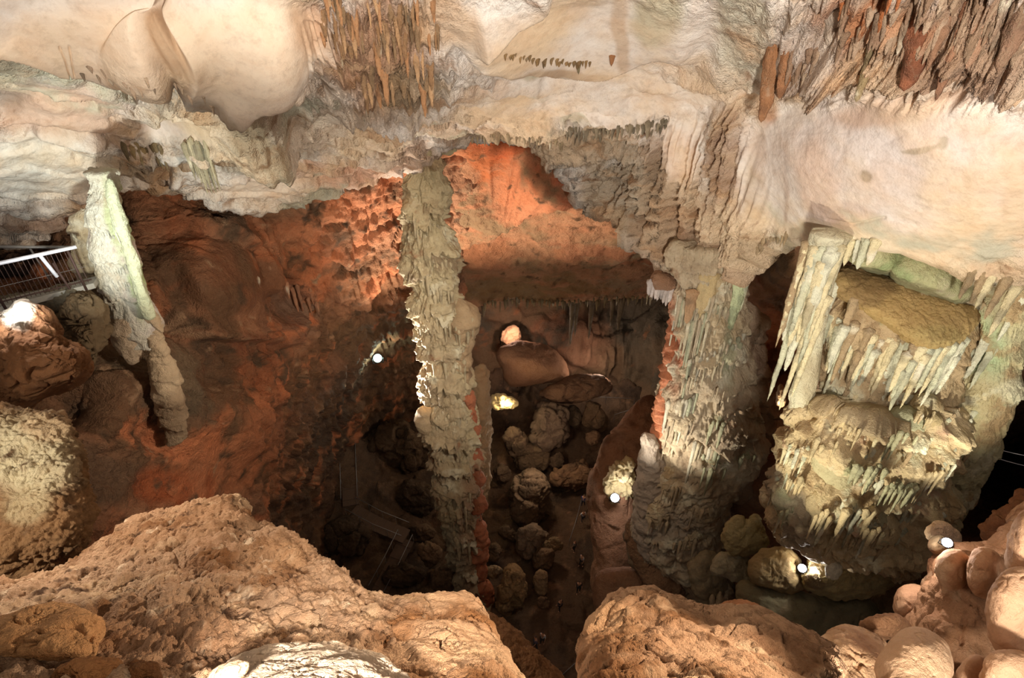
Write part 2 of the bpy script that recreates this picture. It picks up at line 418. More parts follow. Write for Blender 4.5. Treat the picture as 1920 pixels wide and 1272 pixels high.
# ------------------------------------------------------------------ the cavern itself
def Yp(l): return [(x, y, float(depY(y, Y))) for x, y, Y in l]
def ell(px, py, x, y, rx, ry, soft=.35, rot=0):
    r = math.radians(rot); a = px - x; b = py - y
    u = a * math.cos(r) + b * math.sin(r); v = -a * math.sin(r) + b * math.cos(r)
    return 1 - sm(1 - soft, 1 + soft, np.sqrt((u / rx)**2 + (v / ry)**2))
def azi(V, k=1.0, zk=.05, s=0):        # coordinates whose ridges run straight down the rock
    r = V[:, 0] / np.maximum(V[:, 1], 1)
    return np.stack([r * k, V[:, 2] * zk, r * 0 + s], 1)

LIP = [(-250, 480), (0, 462), (60, 440), (120, 400), (185, 350), (215, 340), (280, 338), (330, 356), (400, 378), (480, 392), (560, 388), (650, 352), (720, 330), (770, 312), (850, 264),
       (930, 258), (1000, 265), (1050, 290), (1078, 330), (1095, 362), (1130, 388), (1175, 412), (1212, 440), (1236, 480), (1256, 528), (1320, 545), (1380, 512), (1412, 470), (1480, 445), (1600, 436),
       (1700, 452), (1800, 482), (1920, 520), (2200, 580)]
ceil_pts = Yp([(-250, -350, 8), (300, -350, 9), (960, -350, 10), (1500, -350, 8.5), (2200, -350, 6.5), (-250, 0, 10.5), (0, 0, 11.5), (300, 0, 12), (600, 0, 13), (960, 0, 14), (1400, 0, 12.5), (1900, 0, 9.5), (2200, 0, 8.5),
    (0, 90, 12.4), (300, 105, 13), (520, 140, 13.8), (-250, 150, 12), (0, 150, 14.5), (300, 160, 16.3), (600, 170, 16.3), (800, 150, 16.5), (960, 150, 18.4), (1250, 120, 17.6), (1450, 120, 15.2), (1600, 150, 13), (1900, 150, 10.2), (2200, 150, 9),
    (-250, 320, 14), (0, 300, 15.5), (200, 300, 17.5), (330, 300, 19), (450, 300, 20), (560, 250, 20), (650, 240, 21.5), (800, 240, 23.6), (900, 240, 25), (1000, 250, 25), (1150, 290, 23.5), (1300, 300, 20), (1500, 300, 14.6), (1700, 300, 11.9), (1900, 300, 10.3), (2200, 300, 9),
    (-250, 470, 16), (0, 450, 18), (100, 400, 18), (300, 340, 20), (480, 390, 22), (650, 350, 24), (770, 310, 25.5), (1070, 330, 25.5), (1200, 430, 23), (1300, 540, 21.3), (1250, 450, 22), (1400, 420, 18.6), (1550, 430, 14.4), (1700, 440, 12.4), (1900, 500, 11.2), (2200, 560, 10)])
def ceil_soft(px, py):
    return np.clip(ell(px, py, 120, -10, 300, 100, .2) + ell(px, py, 455, 62, 150, 95, .25) + ell(px, py, 1080, 55, 250, 70, .4) + ell(px, py, 1720, 320, 290, 165, .3) + .8 * ell(px, py, 1130, 170, 260, 45) + ell(px, py, 330, 228, 75, 26, .4, -4)
        + .8 * ell(px, py, 90, 200, 130, 55, .4, 12) + .7 * ell(px, py, 60, 310, 120, 60) + .7 * ell(px, py, 480, 340, 70, 30) + ell(px, py, 1290, 270, 50, 60) + ell(px, py, 1500, 310, 90, 110), 0, 1)
def ceil_disp(V, px, py):
    smooth = ceil_soft(px, py)
    q = V @ np.array([[.22, -.1, .05], [.05, .5, .35], [.1, .35, 1.2]])
    W = .5 * np.stack([fbm(V * .3, 3, 5), fbm(V * .3, 3, 6), fbm(V * .3, 3, 7)], 1)
    strata = ridged(q * 1.1 + W, 6, 3, .6)
    band = sm(90, 170, py) * (1 - .7 * sm(1200, 1400, px))
    leaf = q * np.array([.9, 1.2, 1.6]) + W * 2; lf = leaf[:, 2] + .6 * fbm(leaf, 4, 13); lf = lf - np.floor(lf)
    d = .5 * fbm(V * .22, 5, 1) * (1 - .65 * smooth) + (1 - .88 * smooth) * (.2 * strata + .3 * fbm(V * .9, 6, 2, .6) * (.4 + band) + band * .3 * (lf * (1 - sm(.88, 1, lf))))
    d += (1 - .9 * smooth) * .16 * (.6 - worley(V * 1.7, 9)) + .012 * fbm(V * 3, 4, 22)
    # big shallow domes
    d += .5 * ell(px, py, 1700, 300, 260, 170, .8)
    # drapery
    mA = np.clip(ell(px, py, 700, 80, 125, 130, .35) + ell(px, py, 760, 150, 80, 60), 0, 1); mB = ell(px, py, 1770, 50, 330, 120, .3, 4); mC = np.clip(ell(px, py, 1330, 430, 120, 190, .3) + ell(px, py, 1380, 270, 40, 90) + ell(px, py, 1230, 330, 110, 110, .4), 0, 1)
    az = azi(V, 60, .12); fl = 1 - 2 * np.abs(perlin(az)); fl2 = 1 - 2 * np.abs(perlin(azi(V, 130, .35, 4)))
    az2 = azi(V, 34, .5, 7); az2[:, 0] += .8 * fbm(V * .5, 3, 55); fb_ = fbm(az2, 4, 8, .6)
    d += mA * (.22 * fl + .12 * fl2 + .4 * fb_ + .25 * skirts(V[:, 0], V[:, 2] * 1.6 + V[:, 1] * .3, V, .9, 1.1, 2.5, 4))
    d += mC * (.3 * fl + .12 * fl2 + .35 * fbm(azi(V, 14, .06, 9), 3, 5)) + mB * (.07 * fl + .5 * fb_ + .35 * (.6 - worley(V * np.array([2.2, 1.2, 1.0]), 3)))
    # slab edges
    d += step_edge(px, py, V, [(-250, -20), (0, 40), (60, 58), (140, 64), (210, 88), (250, 95), (310, 112), (345, 132), (400, 146), (470, 152), (530, 148), (600, 140)], .9, 230, 4, 5)
    d -= .5 * ell(px, py, 314, 40, 15, 85, .5, -3) * (1 - .6 * fl)
    d += step_edge(px, py, V, [(840, 70), (870, 88), (950, 104), (1050, 116), (1110, 118), (1170, 103), (1235, 76), (1290, 84), (1340, 110)], .55, 120, 4, 5, 1)
    d += step_edge(px, py, V, [(880, 72), (960, 22), (1010, 2), (1040, -30)], .35, 90, 3, 3, 2)
    d += step_edge(px, py, V, [(1330, 120), (1430, 122), (1500, 110), (1560, 95), (1660, 92)], .5, 90, 4, 6, 3)
    d += step_edge(px, py, V, [(840, 110), (900, 135), (930, 145)], .3, 40, 3, 3, 4)
    d += step_edge(px, py, V, [(850, 170), (900, 185), (960, 200), (1030, 205), (1120, 190), (1200, 205)], .3, 60, 5, 9, 5)
    d += step_edge(px, py, V, [(-60, 240), (60, 225), (150, 235), (215, 240)], .25, 60, 3, 6, 6)
    d += step_edge(px, py, V, [(200, 285), (260, 300), (330, 290), (420, 255), (500, 262), (560, 290)], .35, 70, 4, 8, 7)
    d += step_edge(px, py, V, [(1450, 135), (1560, 120), (1640, 95), (1750, 112), (1850, 118), (1990, 125)], .5, 160, 8, 10, 8)
    d += .5 * ell(px, py, 480, 215, 38, 75, .5, -28) * (1 + .5 * fl)
    # the curtain's free edge beside the orange vault
    d += .5 * sm(60, 0, segd(px, py, [(1050, 290), (1095, 362), (1130, 388), (1175, 412), (1212, 440)])[0])
    for ln, h_, w_ in (([(60, 245), (130, 262), (200, 270)], .3, 30), ([(250, 215), (330, 208), (420, 214)], .3, 26), ([(560, 215), (620, 200), (700, 215), (760, 240)], .35, 40), ([(420, 250), (470, 262), (540, 255), (600, 262)], .3, 26), ([(560, 300), (640, 285), (700, 300), (760, 285)], .35, 40),
                       ([(240, 320), (300, 325), (350, 335)], .3, 24), ([(330, 300), (400, 325), (470, 330)], .3, 30), ([(850, 215), (940, 240), (1040, 235), (1140, 215), (1240, 222)], .4, 36), ([(900, 150), (990, 165), (1080, 160)], .2, 24), ([(1180, 150), (1260, 160), (1330, 152), (1420, 165)], .3, 30), ([(1240, 130), (1320, 140), (1400, 135)], .25, 20)):
        d += step_edge(px, py, V, ln, h_, w_, 3, 8, int(ln[0][0]) % 30)
    # long cracks
    for ln, a in (([(40, 160), (75, 175), (110, 190), (150, 192), (178, 193)], .25), ([(1570, 395), (1620, 400), (1680, 385)], .06), ([(95, 10), (100, 40), (108, 60)], .08), ([(118, 10), (116, 35), (122, 52)], .08)):
        dd, _ = segd(px + 4 * fbm(V * 1.2, 3, 5), py + 4 * fbm(V * 1.2, 3, 6), ln); d -= a * (1 - sm(0, 4, dd))
    return d
WH = (232, 222, 212); CR = (226, 200, 168); BR = (160, 120, 82); DB = (120, 92, 66); OR = (196, 104, 58); GR = (178, 172, 152); MV = (214, 196, 186)
ceil = sheet('ceiling', -250, 2200, -350, 480, ceil_pts, 2.3, M_CEIL, ceil_disp, base=WH, lip=LIP, soft=lambda x, y: .8 * ceil_soft(x, y), roll=26, rolld=7, rollup=3,
    patches=[(CR, .22, -.15, .45, 1), ((206, 170, 134), .5, .1, .5, 2, (.5, 1, 2), lambda x, y: 1 - .85 * ceil_soft(x, y)), ((190, 182, 160), .3, .2, .5, 3), ((150, 112, 78), 1.1, .22, .5, 4, (.5, 1, 2.2), lambda x, y: .8 * (1 - ceil_soft(x, y))), ((132, 108, 84), 2.2, .3, .55, 6, (.6, 1, 1.6), lambda x, y: .8 * (1 - ceil_soft(x, y)))],
    spots=[(100, 30, 300, 80, (240, 216, 190), .8), (450, 70, 160, 90, (244, 222, 196), .9), (315, 70, 18, 60, BR, .8), (700, 80, 115, 120, (176, 128, 88), .85), (765, 140, 70, 55, (140, 116, 84), .8),
           (560, 20, 40, 70, (190, 140, 96), .6), (830, 30, 90, 40, (206, 170, 130), .7), (250, 130, 200, 45, (150, 138, 122), .75, 12), (60, 100, 120, 50, (140, 132, 124), .7, 20), (150, 175, 90, 40, (170, 128, 100), .5), (430, 170, 90, 40, (150, 128, 104), .6, 20),  # grey-brown spots under the slab edge paint its shadow band into the colour
           (480, 215, 34, 75, (150, 136, 104), .8, -28), (100, 215, 150, 70, (196, 158, 132), .8), (20, 140, 50, 60, (120, 100, 84), .7), (330, 228, 70, 22, (222, 206, 196), .8), (560, 200, 160, 60, (206, 180, 150), .6), (90, 300, 140, 60, (228, 224, 214), .8),
           (270, 295, 90, 22, (140, 116, 84), .8), (470, 280, 110, 25, (168, 156, 128), .6), (640, 320, 120, 34, (216, 158, 118), .7), (520, 360, 120, 30, (222, 196, 168), .6), (760, 290, 70, 30, (180, 136, 96), .6), (80, 400, 110, 25, (160, 120, 96), .7),
           (900, 235, 110, 25, (200, 160, 116), .6), (1050, 240, 160, 26, (196, 168, 128), .7), (1120, 270, 110, 24, (180, 160, 132), .7), (1060, 108, 170, 10, (160, 124, 80), .7), (1400, 40, 60, 60, (196, 190, 160), .6), (1240, 10, 60, 40, (176, 166, 120), .6), (1170, 40, 18, 60, (190, 160, 130), .7, -15),
           (1200, 360, 110, 90, (176, 158, 132), .85), (1160, 400, 50, 30, (190, 160, 124), .6), (1320, 450, 110, 120, (170, 130, 92), .85), (1385, 270, 30, 110, (160, 118, 78), .85, 4), (1440, 340, 22, 100, (170, 142, 104), .8), (1290, 285, 40, 55, (226, 204, 186), .8), (1240, 300, 20, 80, (160, 130, 100), .6),
           (1420, 450, 60, 40, (186, 154, 116), .7), (1500, 340, 5, 90, (150, 112, 80), .75, 8), (1700, 300, 300, 150, (222, 208, 200), .9), (1620, 390, 60, 24, (196, 174, 164), .8), (1560, 330, 40, 80, (222, 186, 160), .5), (1720, 180, 130, 26, (190, 150, 122), .6, -12), (1600, 410, 100, 16, (214, 188, 150), .5),
           (1770, 50, 300, 105, (150, 116, 88), .9), (1650, 20, 130, 30, (176, 108, 60), .7), (1540, 130, 120, 34, (160, 134, 110), .85, -14), (1460, 180, 30, 50, (176, 116, 66), .8), (1580, 50, 34, 40, (222, 206, 190), .7), (1655, 312, 11, 12, (120, 112, 98), .8), (1760, 250, 34, 7, (150, 140, 122), .8, -16), (1798, 238, 9, 12, (150, 140, 122), .8),
           (1840, 310, 7, 9, (160, 142, 128), .6), (1905, 370, 20, 60, (176, 130, 96), .6), (1700, 445, 220, 26, (232, 216, 186), .7, 6)])
tag(ceil, 'cream and white calcite roof of the cavern with brown drapery', 'cave ceiling', kind='structure')

# far vault: orange, sloping down behind the curtain to a low lip above the dark chamber
vault_pts = Yp([(560, 150, 27), (850, 200, 27), (1100, 200, 27), (1340, 200, 28), (600, 350, 28), (750, 340, 31), (850, 300, 31), (950, 300, 31.5), (1050, 320, 29.5), (1090, 370, 31), (900, 400, 35), (1000, 380, 33.5), (1130, 430, 35), (1250, 450, 35),
    (600, 480, 31), (750, 470, 34.5), (900, 500, 39), (1050, 500, 40), (1200, 500, 39), (1330, 520, 38), (700, 600, 39), (850, 570, 42), (1000, 562, 44), (1150, 565, 45), (1250, 560, 46), (1340, 600, 44)])
def vault_disp(V, px, py):
    fan = np.arctan2(py - 470, px - 930)
    fs = ell(px, py, 1000, 320, 100, 70, .3)
    st = 1 - 2 * np.abs(perlin(np.stack([fan * 7, V[:, 2] * .1, V[:, 0] * 0], 1)))
    q = V @ np.array([[.35, -.2, -.35], [.1, .5, .2], [.5, .2, 1.0]])
    return .5 * fbm(V * .2, 5, 41) + (1 - .7 * fs) * (.3 * ridged(q * .9, 5, 42, .6) + .3 * fbm(V * .7, 5, 43)) + .22 * fs * st + step_edge(px, py, V, [(830, 470), (900, 440), (1000, 390), (1090, 362), (1140, 395)], .8, 120, 4, 8) \
        + step_edge(px, py, V, [(860, 520), (1000, 500), (1150, 490), (1240, 450)], .5, 80, 5, 10) - .35 * sm(.25, 0, 1 - np.abs(perlin(azi(V, 40, .3)))) * sm(500, 560, py)
vault = sheet('ceiling_vault', 560, 1345, 150, 600, vault_pts, 2.6, M_WALL, vault_disp, base=(186, 134, 98), roll=14, rolld=6, rollup=2.5,
    lip=[(560, 700), (700, 660), (800, 610), (850, 582), (900, 574), (950, 562), (1040, 568), (1120, 560), (1200, 556), (1260, 558), (1345, 580)],
    patches=[((150, 120, 88), .25, 0, .4, 5), ((190, 128, 92), .4, .1, .5, 6, (.5, 1, 2)), ((104, 74, 50), .9, .25, .5, 7)],
    spots=[(1000, 320, 110, 80, (212, 134, 92), .95), (900, 300, 60, 40, (196, 112, 66), .9), (960, 270, 80, 26, (196, 96, 50), .8), (1060, 320, 30, 50, (226, 138, 102), .7), (800, 380, 60, 90, (204, 116, 72), .8), (680, 350, 90, 40, (220, 140, 100), .7), (980, 385, 70, 16, (214, 140, 100), .7, -18),
           (650, 450, 120, 70, (190, 96, 52), .8), (900, 460, 60, 34, (180, 110, 70), .5), (1090, 455, 60, 14, (196, 156, 120), .8), (1200, 480, 60, 16, (186, 168, 134), .8, -14), (1000, 540, 200, 26, (130, 106, 68), .7), (1060, 475, 26, 20, (200, 130, 88), .6), (860, 330, 30, 40, (190, 172, 140), .35)])
tag(vault, 'orange and brown vault sloping down to a low lip over the dark chamber', 'cave ceiling', kind='structure')

lw_pts = Yp([(-260, 250, 15), (-260, 420, 17), (0, 380, 21), (0, 440, 20.5), (150, 440, 21), (250, 380, 21.5), (400, 410, 23.5), (600, 400, 27), (780, 350, 31), (870, 300, 32), (300, 250, 24), (600, 250, 28), (870, 250, 31),
    (-260, 600, 15), (60, 560, 17), (180, 600, 17), (270, 520, 19.5), (330, 470, 21), (420, 530, 21), (480, 600, 23.5), (550, 550, 27), (640, 520, 30), (700, 560, 33), (870, 600, 41),
    (300, 640, 17), (380, 700, 18.2), (470, 720, 21), (560, 700, 26), (640, 690, 33), (720, 680, 40), (870, 700, 47),
    (-260, 800, 11), (50, 800, 12), (200, 750, 13.6), (260, 850, 14), (350, 800, 16.2), (440, 830, 18), (530, 800, 23), (600, 800, 32), (700, 800, 42), (870, 800, 50),
    (100, 950, 10), (300, 920, 13.5), (420, 920, 16.5), (480, 930, 20), (560, 930, 29), (700, 950, 42), (870, 950, 48), (-260, 1200, 8), (200, 1150, 10), (450, 1150, 15), (700, 1150, 38), (870, 1150, 45)])
def lw_disp(V, px, py):
    q = V @ np.array([[.6, .1, -.25], [.1, .6, .1], [.35, .1, .45]])
    big = fbm(V * .16, 4, 81)
    rg = ridged(q * .7 + .4 * big[:, None], 6, 82, .62)
    f = facets(V * .45, 83)
    dm = sm(350, 450, px) * sm(450, 600, py)
    smo = np.clip(ell(px, py, 400, 520, 130, 75, .4, 15) + ell(px, py, 400, 880, 90, 80), 0, 1)
    fl = 1 - 2 * np.abs(perlin(azi(V, 70, .2)))
    return .7 * big + (1 - .7 * smo) * (.45 * rg + .35 * f + .35 * fbm(V * .9, 6, 84, .6) + .2 * (.6 - worley(V * 1.3, 85))) + .25 * dm * fl * (1 - smo) \
        + step_edge(px, py, V, [(240, 440), (330, 430), (400, 455), (470, 480), (480, 560), (520, 640)], .8, 120, 6, 12) \
        + step_edge(px, py, V, [(240, 550), (330, 600), (360, 640), (480, 640), (560, 650)], .9, 140, 5, 12, 2) \
        + .8 * ell(px, py, 400, 515, 120, 60, .6, 15) - 1.3 * ell(px, py, 520, 560, 40, 40) - 1.0 * ell(px, py, 120, 770, 70, 40, .5, -20) - .7 * ell(px, py, 330, 590, 26, 60) \
        + .8 * ell(px, py, 330, 770, 60, 100, .6, -25) + .5 * ell(px, py, 430, 790, 40, 60, .6, -30)
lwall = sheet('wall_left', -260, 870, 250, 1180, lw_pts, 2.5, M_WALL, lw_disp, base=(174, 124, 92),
    patches=[((118, 86, 62), .3, -.1, .35, 11), ((198, 124, 84), .35, .1, .45, 12), ((96, 74, 56), .8, .15, .5, 13), ((176, 140, 108), .9, .35, .6, 14)],
    spots=[(80, 420, 100, 24, (170, 70, 36), .9), (20, 500, 150, 44, (46, 42, 46), .95), (640, 430, 160, 60, (214, 140, 98), .75, -20), (420, 430, 140, 24, (184, 116, 80), .7), (330, 380, 120, 30, (176, 118, 84), .7), (700, 360, 110, 30, (228, 150, 108), .7, -15), (590, 500, 110, 60, (200, 122, 80), .8, -25), (400, 520, 120, 60, (128, 84, 58), .8),  # near-black spot behind the rail paints the shade of the recess
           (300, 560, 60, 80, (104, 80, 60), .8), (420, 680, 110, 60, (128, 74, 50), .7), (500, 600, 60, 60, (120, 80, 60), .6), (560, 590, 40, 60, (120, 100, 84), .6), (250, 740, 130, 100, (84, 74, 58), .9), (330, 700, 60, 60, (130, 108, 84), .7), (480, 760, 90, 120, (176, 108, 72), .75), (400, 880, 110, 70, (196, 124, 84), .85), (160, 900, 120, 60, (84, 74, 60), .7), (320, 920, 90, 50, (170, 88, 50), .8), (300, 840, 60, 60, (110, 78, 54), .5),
           (700, 640, 120, 60, (104, 84, 60), .8), (660, 800, 150, 130, (60, 50, 42), .9), (560, 1000, 100, 120, (56, 44, 36), .9), (180, 480, 60, 60, (130, 100, 80), .7), (680, 520, 80, 40, (150, 104, 70), .6)])  # the darkest spots paint the pit's shadow onto the wall
tag(lwall, 'rust-stained left wall of the pit', 'cave wall', kind='structure')

# far chamber
fc_pts = Yp([(560, 430, 58), (850, 430, 58), (1000, 430, 61), (1300, 430, 57), (850, 560, 56), (960, 560, 59), (1100, 560, 60), (1250, 560, 55), (1400, 560, 50), (850, 640, 55), (960, 640, 57.5), (1080, 640, 55), (1200, 640, 55), (1300, 640, 48), (600, 640, 56),
    (850, 730, 53), (1000, 730, 53), (1100, 730, 53), (1200, 730, 52), (1300, 760, 44), (600, 760, 52), (560, 900, 48), (900, 880, 48), (1300, 900, 42)])
def fc_disp(V, px, py):
    fl = 1 - 2 * np.abs(perlin(azi(V, 38, .1))); fl2 = 1 - 2 * np.abs(perlin(azi(V, 90, .3, 3)))
    m = ell(px, py, 1170, 620, 110, 100, .4)
    return 1.0 * fbm(V * .14, 5, 91) + .6 * facets(V * .3, 92) + .4 * fbm(V * .6, 5, 93) + m * (1.0 * fl + .4 * fl2 + .7 * fbm(azi(V, 14, .15), 2, 94)) + .8 * step_edge(px, py, V, [(900, 600), (980, 610), (1080, 680), (1150, 720)], 1, 60, 5, 8)
fwall = sheet('wall_back', 560, 1420, 430, 900, fc_pts, 3.2, M_DARK, fc_disp, base=(116, 92, 70),
    patches=[((90, 82, 70), .2, 0, .4, 21), ((140, 96, 68), .4, .2, .5, 22)], spots=[(1200, 600, 80, 60, (84, 78, 68), .8), (1060, 640, 80, 60, (140, 98, 76), .7), (1220, 680, 60, 60, (90, 80, 66), .7), (930, 600, 60, 30, (110, 84, 64), .6)])
tag(fwall, 'dark far wall of the lower chamber with hanging flowstone', 'cave wall', kind='structure')

rw_pts = Yp([(1280, 380, 33), (1500, 380, 22), (1700, 380, 18), (2000, 400, 15), (2250, 400, 13), (1280, 560, 36), (1400, 520, 25), (1450, 560, 25), (1560, 500, 17.5), (1700, 500, 16), (1900, 520, 14.5), (2250, 520, 12),
    (1280, 700, 37), (1400, 700, 27), (1450, 700, 27.5), (1480, 760, 27), (1600, 700, 19.5), (1800, 700, 17), (1900, 680, 17), (2250, 700, 14), (1280, 850, 36), (1380, 850, 24), (1440, 830, 22), (1600, 850, 19), (1800, 850, 19), (1880, 860, 24), (1960, 860, 22), (2250, 850, 14),
    (1280, 1000, 32), (1400, 960, 20.5), (1450, 1000, 19), (1600, 1000, 16.5), (1750, 1000, 15.5), (1850, 960, 19), (1960, 980, 14), (2250, 1000, 9), (1280, 1150, 28), (1400, 1120, 18.5), (1600, 1120, 13.5), (1700, 1100, 13.2), (1850, 1080, 11), (2250, 1100, 7), (1280, 1350, 22), (1600, 1350, 10), (2250, 1350, 5)])
def rw_disp(V, px, py):
    fl = 1 - 2 * np.abs(perlin(azi(V, 60, .15)))
    return .5 * fbm(V * .25, 5, 101) + .35 * ridged(V * .5, 5, 102) + .3 * fbm(V * 1.1, 5, 103) + .2 * fl * sm(700, 600, py) + .9 * ell(px, py, 1410, 910, 60, 50, .6) - 1.2 * ell(px, py, 1480, 760, 26, 60)
rwall = sheet('wall_right', 1280, 2250, 380, 1350, rw_pts, 3.2, M_WALL, rw_disp, base=(160, 116, 86),
    patches=[((110, 84, 62), .3, 0, .4, 31), ((160, 110, 78), .6, .2, .5, 32)], spots=[(1480, 640, 60, 110, (150, 86, 50), .8), (1440, 830, 60, 50, (176, 84, 48), .8), (1410, 910, 60, 50, (150, 118, 94), .8), (1440, 490, 70, 40, (160, 120, 84), .8), (1430, 480, 26, 16, (120, 122, 84), .6), (1880, 880, 90, 90, (52, 42, 36), .95), (1600, 1150, 150, 60, (90, 84, 66), .8), (1850, 1000, 90, 50, (120, 80, 56), .7)])  # near-black spot paints the darkness of the cavity into the rock colour
tag(rwall, 'brown wall of rock behind the right-hand flowstone masses', 'cave wall', kind='structure')

# pit floor: a height field in world metres
nx, ny = 420, 420
gx = np.linspace(-42, 34, nx); gy = np.linspace(6, 72, ny)
GX, GY = np.meshgrid(gx, gy); GX = GX.ravel(); GY = GY.ravel()
def floor_z(x, y):
    x = np.asarray(x, float); y = np.asarray(y, float)
    z = .5 + 5 * sm(40, 56, y) + 7 * sm(-4, -22, x) * sm(30, 40, y) + 4 * sm(5.5, 12, x) * sm(44, 30, y) + 2.0 * sm(26, 16, y) + 1.5 * sm(-6, -14, x)
    path = np.exp(-((x - (1.5 + (y - 24) * .5)) / 2.6)**2) * sm(46, 38, y)
    P = np.stack([x * .25, y * .25, x * 0 + 3], -1).reshape(-1, 3)
    n = (1.1 * fbm(P, 5, 201) + .5 * facets(P * 2.2, 202)).reshape(x.shape)
    return z + n * (1 - .85 * path)
Vf = np.stack([GX, GY, floor_z(GX, GY)], 1)
fl_ = finish('floor', Vf, grid_faces(ny, nx)[:, ::1], paint(Vf, (98, 76, 58), [((70, 56, 46), .3, -.1, .4, 41), ((130, 98, 74), .7, .2, .5, 42)]), M_DARK)
tag(fl_, 'dark rubble floor at the bottom of the pit', 'cave floor', kind='structure')

# the rock ledge under the viewpoint, falling sheer into the pit
nx, ny = 200, 260
u = np.linspace(-11, 11, nx); v = np.linspace(0, 1, ny)
U, W = np.meshgrid(u, v); U = U.ravel(); W = W.ravel()
rt = sm(1.0, 2.2, U); edge = 2.6 - 2.3 * np.exp(-((U - .35) / .75)**4) + 1.3 * rt; z0 = 39.9 - 3.0 * rt
yy = np.where(W < .5, -9 + (edge + 9) * (W / .5), edge + (W - .5) * 2 * 3.2)
zz = np.where(W < .5, z0, z0 - 41 * (np.maximum(W - .5, 0) * 2)**1.15)
Vl = np.stack([U, yy, zz], 1); Vl[:, 2] += .25 * fbm(Vl * .8, 4, 301) * (W < .52) - .02; Vl[:, 1] += .5 * fbm(Vl * .35, 4, 302) * (W > .52)
ld = finish('floor_ledge', Vl, grid_faces(ny, nx), paint(Vl, (140, 100, 66), [((110, 78, 52), .6, 0, .4, 3)]), M_FORE)
tag(ld, 'rock ledge under the viewpoint dropping sheer into the pit', 'cave floor', kind='structure')

# ------------------------------------------------------------------ things: columns and flowstone
def dep(py): return PITCH + np.arctan((np.asarray(py, float) - 636) / F)
def floorY(py, z=1.0): return float((45 - z) / np.tan(dep(py)))
TAN = (196, 178, 142); PALE = (222, 212, 182); GREEN = (176, 186, 146); RUST = (190, 96, 56); BROWN = (140, 104, 72); GREY = (150, 144, 126); MUD = (104, 82, 54)
def smo_pts(rows): return rows
def hang(px, py, ln, w, Y, base=TAN, parent=None, seed=0, name='stalactite', mat=None, blunt=.25, n=None, sq=1.0, lean=0.0, up=.1):
    """a stalactite: its root at a place, its tip ln pixels further down, w pixels wide; hangs plumb"""
    P = atY(px, py, Y); zb = 45 - Y * math.tan(float(dep(py + ln))); L = max(.05, P[2] - zb); r = w / 2 / F * float(depY(py, Y))
    nt = n or int(np.clip(w * 1.6, 8, 36)); nr = int(np.clip(ln / 3.0, 7, 60))
    t = np.linspace(-up, 1, nr); th = np.linspace(0, 2 * math.pi, nt, endpoint=False)
    prof = np.where(t < 0, 1.0, (1 - np.clip(t, 0, 1)**1.6) * (1 - blunt) + blunt * np.sqrt(np.clip(1 - np.clip(t, 0, 1)**6, 0, 1)))
    prof = prof * (1 + .3 * np.exp(-np.clip(t, 0, 1) * 7)); prof[-1] = .04; prof[0] = .05
    T, A = np.meshgrid(t, th, indexing='ij'); R_ = r * np.repeat(prof, nt)
    x = R_ * np.cos(A.ravel()); y = R_ * np.sin(A.ravel()) * sq; z = -T.ravel() * L
    V = np.stack([x, y, z], 1) + P
    so = np.array([seed * 3.1, seed * 1.7, 0])
    nz = .30 * r * fbm((V + so) * np.array([1, 1, .25]) / max(r, .04) * .8, 3, seed) + .16 * r * fbm((V + so) * np.array([1, 1, 1.6]) / max(r, .04) * .6, 3, seed + 3)
    V[:, 0] += np.cos(A.ravel()) * nz * 1.2 + lean * T.ravel() * L; V[:, 1] += np.sin(A.ravel()) * nz
    Fc = grid_faces(nr, nt, True)[:, ::-1]; ia = len(V); V = np.vstack([V, P - [0, 0, L * 1.02]]); V[-1, 0] += lean * L
    kk = np.arange(nt); Tt = np.stack([np.full(nt, ia), (nr - 1) * nt + (kk + 1) % nt, (nr - 1) * nt + kk], 1)
    col = paint(V, base, [(tuple(int(c * .8) for c in base), 1.2, .0, .4, seed), ((236, 226, 200), .8, .3, .6, seed + 2)])
    me = tri_quad(name, V, Fc, Tt, col)
    return place(name, me, V, mat or M_FLOW, parent)
ORD = ['first', 'second', 'third', 'fourth', 'fifth', 'sixth', 'seventh', 'eighth', 'ninth', 'tenth', 'eleventh', 'twelfth', 'thirteenth', 'fourteenth', 'fifteenth', 'sixteenth']
def fringe(pts, n, ln, w, Y, base, label, group, parent=None, seed=0, jit=4, name='stalactite', ordinal=None, blunt=.25, sq=1, lean=0):
    R = np.random.default_rng(seed + 100); P = np.array(pts, float); s = np.concatenate([[0], np.cumsum(np.linalg.norm(np.diff(P, axis=0), axis=1))])
    Q = []
    for i in range(n):
        t = (i + .5 + R.uniform(-.35, .35)) / n * s[-1]
        Q.append((float(np.interp(t, s, P[:, 0])), float(np.interp(t, s, P[:, 1]) + R.uniform(-jit, jit))))
    CY = cast_Y([(x, y - 6) for x, y in Q]) if Y is None else None
    for i, (x, y) in enumerate(Q):
        Yv = CY[i] if Y is None else Y if np.isscalar(Y) else np.interp(x, [q[0] for q in Y], [q[1] for q in Y])
        kf = R.uniform(.85, 1.1); b = tuple(int(np.clip(c * kf, 0, 255)) for c in base)
        o = hang(x, y, R.uniform(*ln), R.uniform(*w), Yv, b, parent, seed * 50 + i, name, blunt=blunt, sq=sq, lean=lean)
        if parent is None:
            lb = (ORD[i] + ' from the left ' + ordinal) if ordinal else label
            tag(o, lb, 'stalactite', group, 'thing')
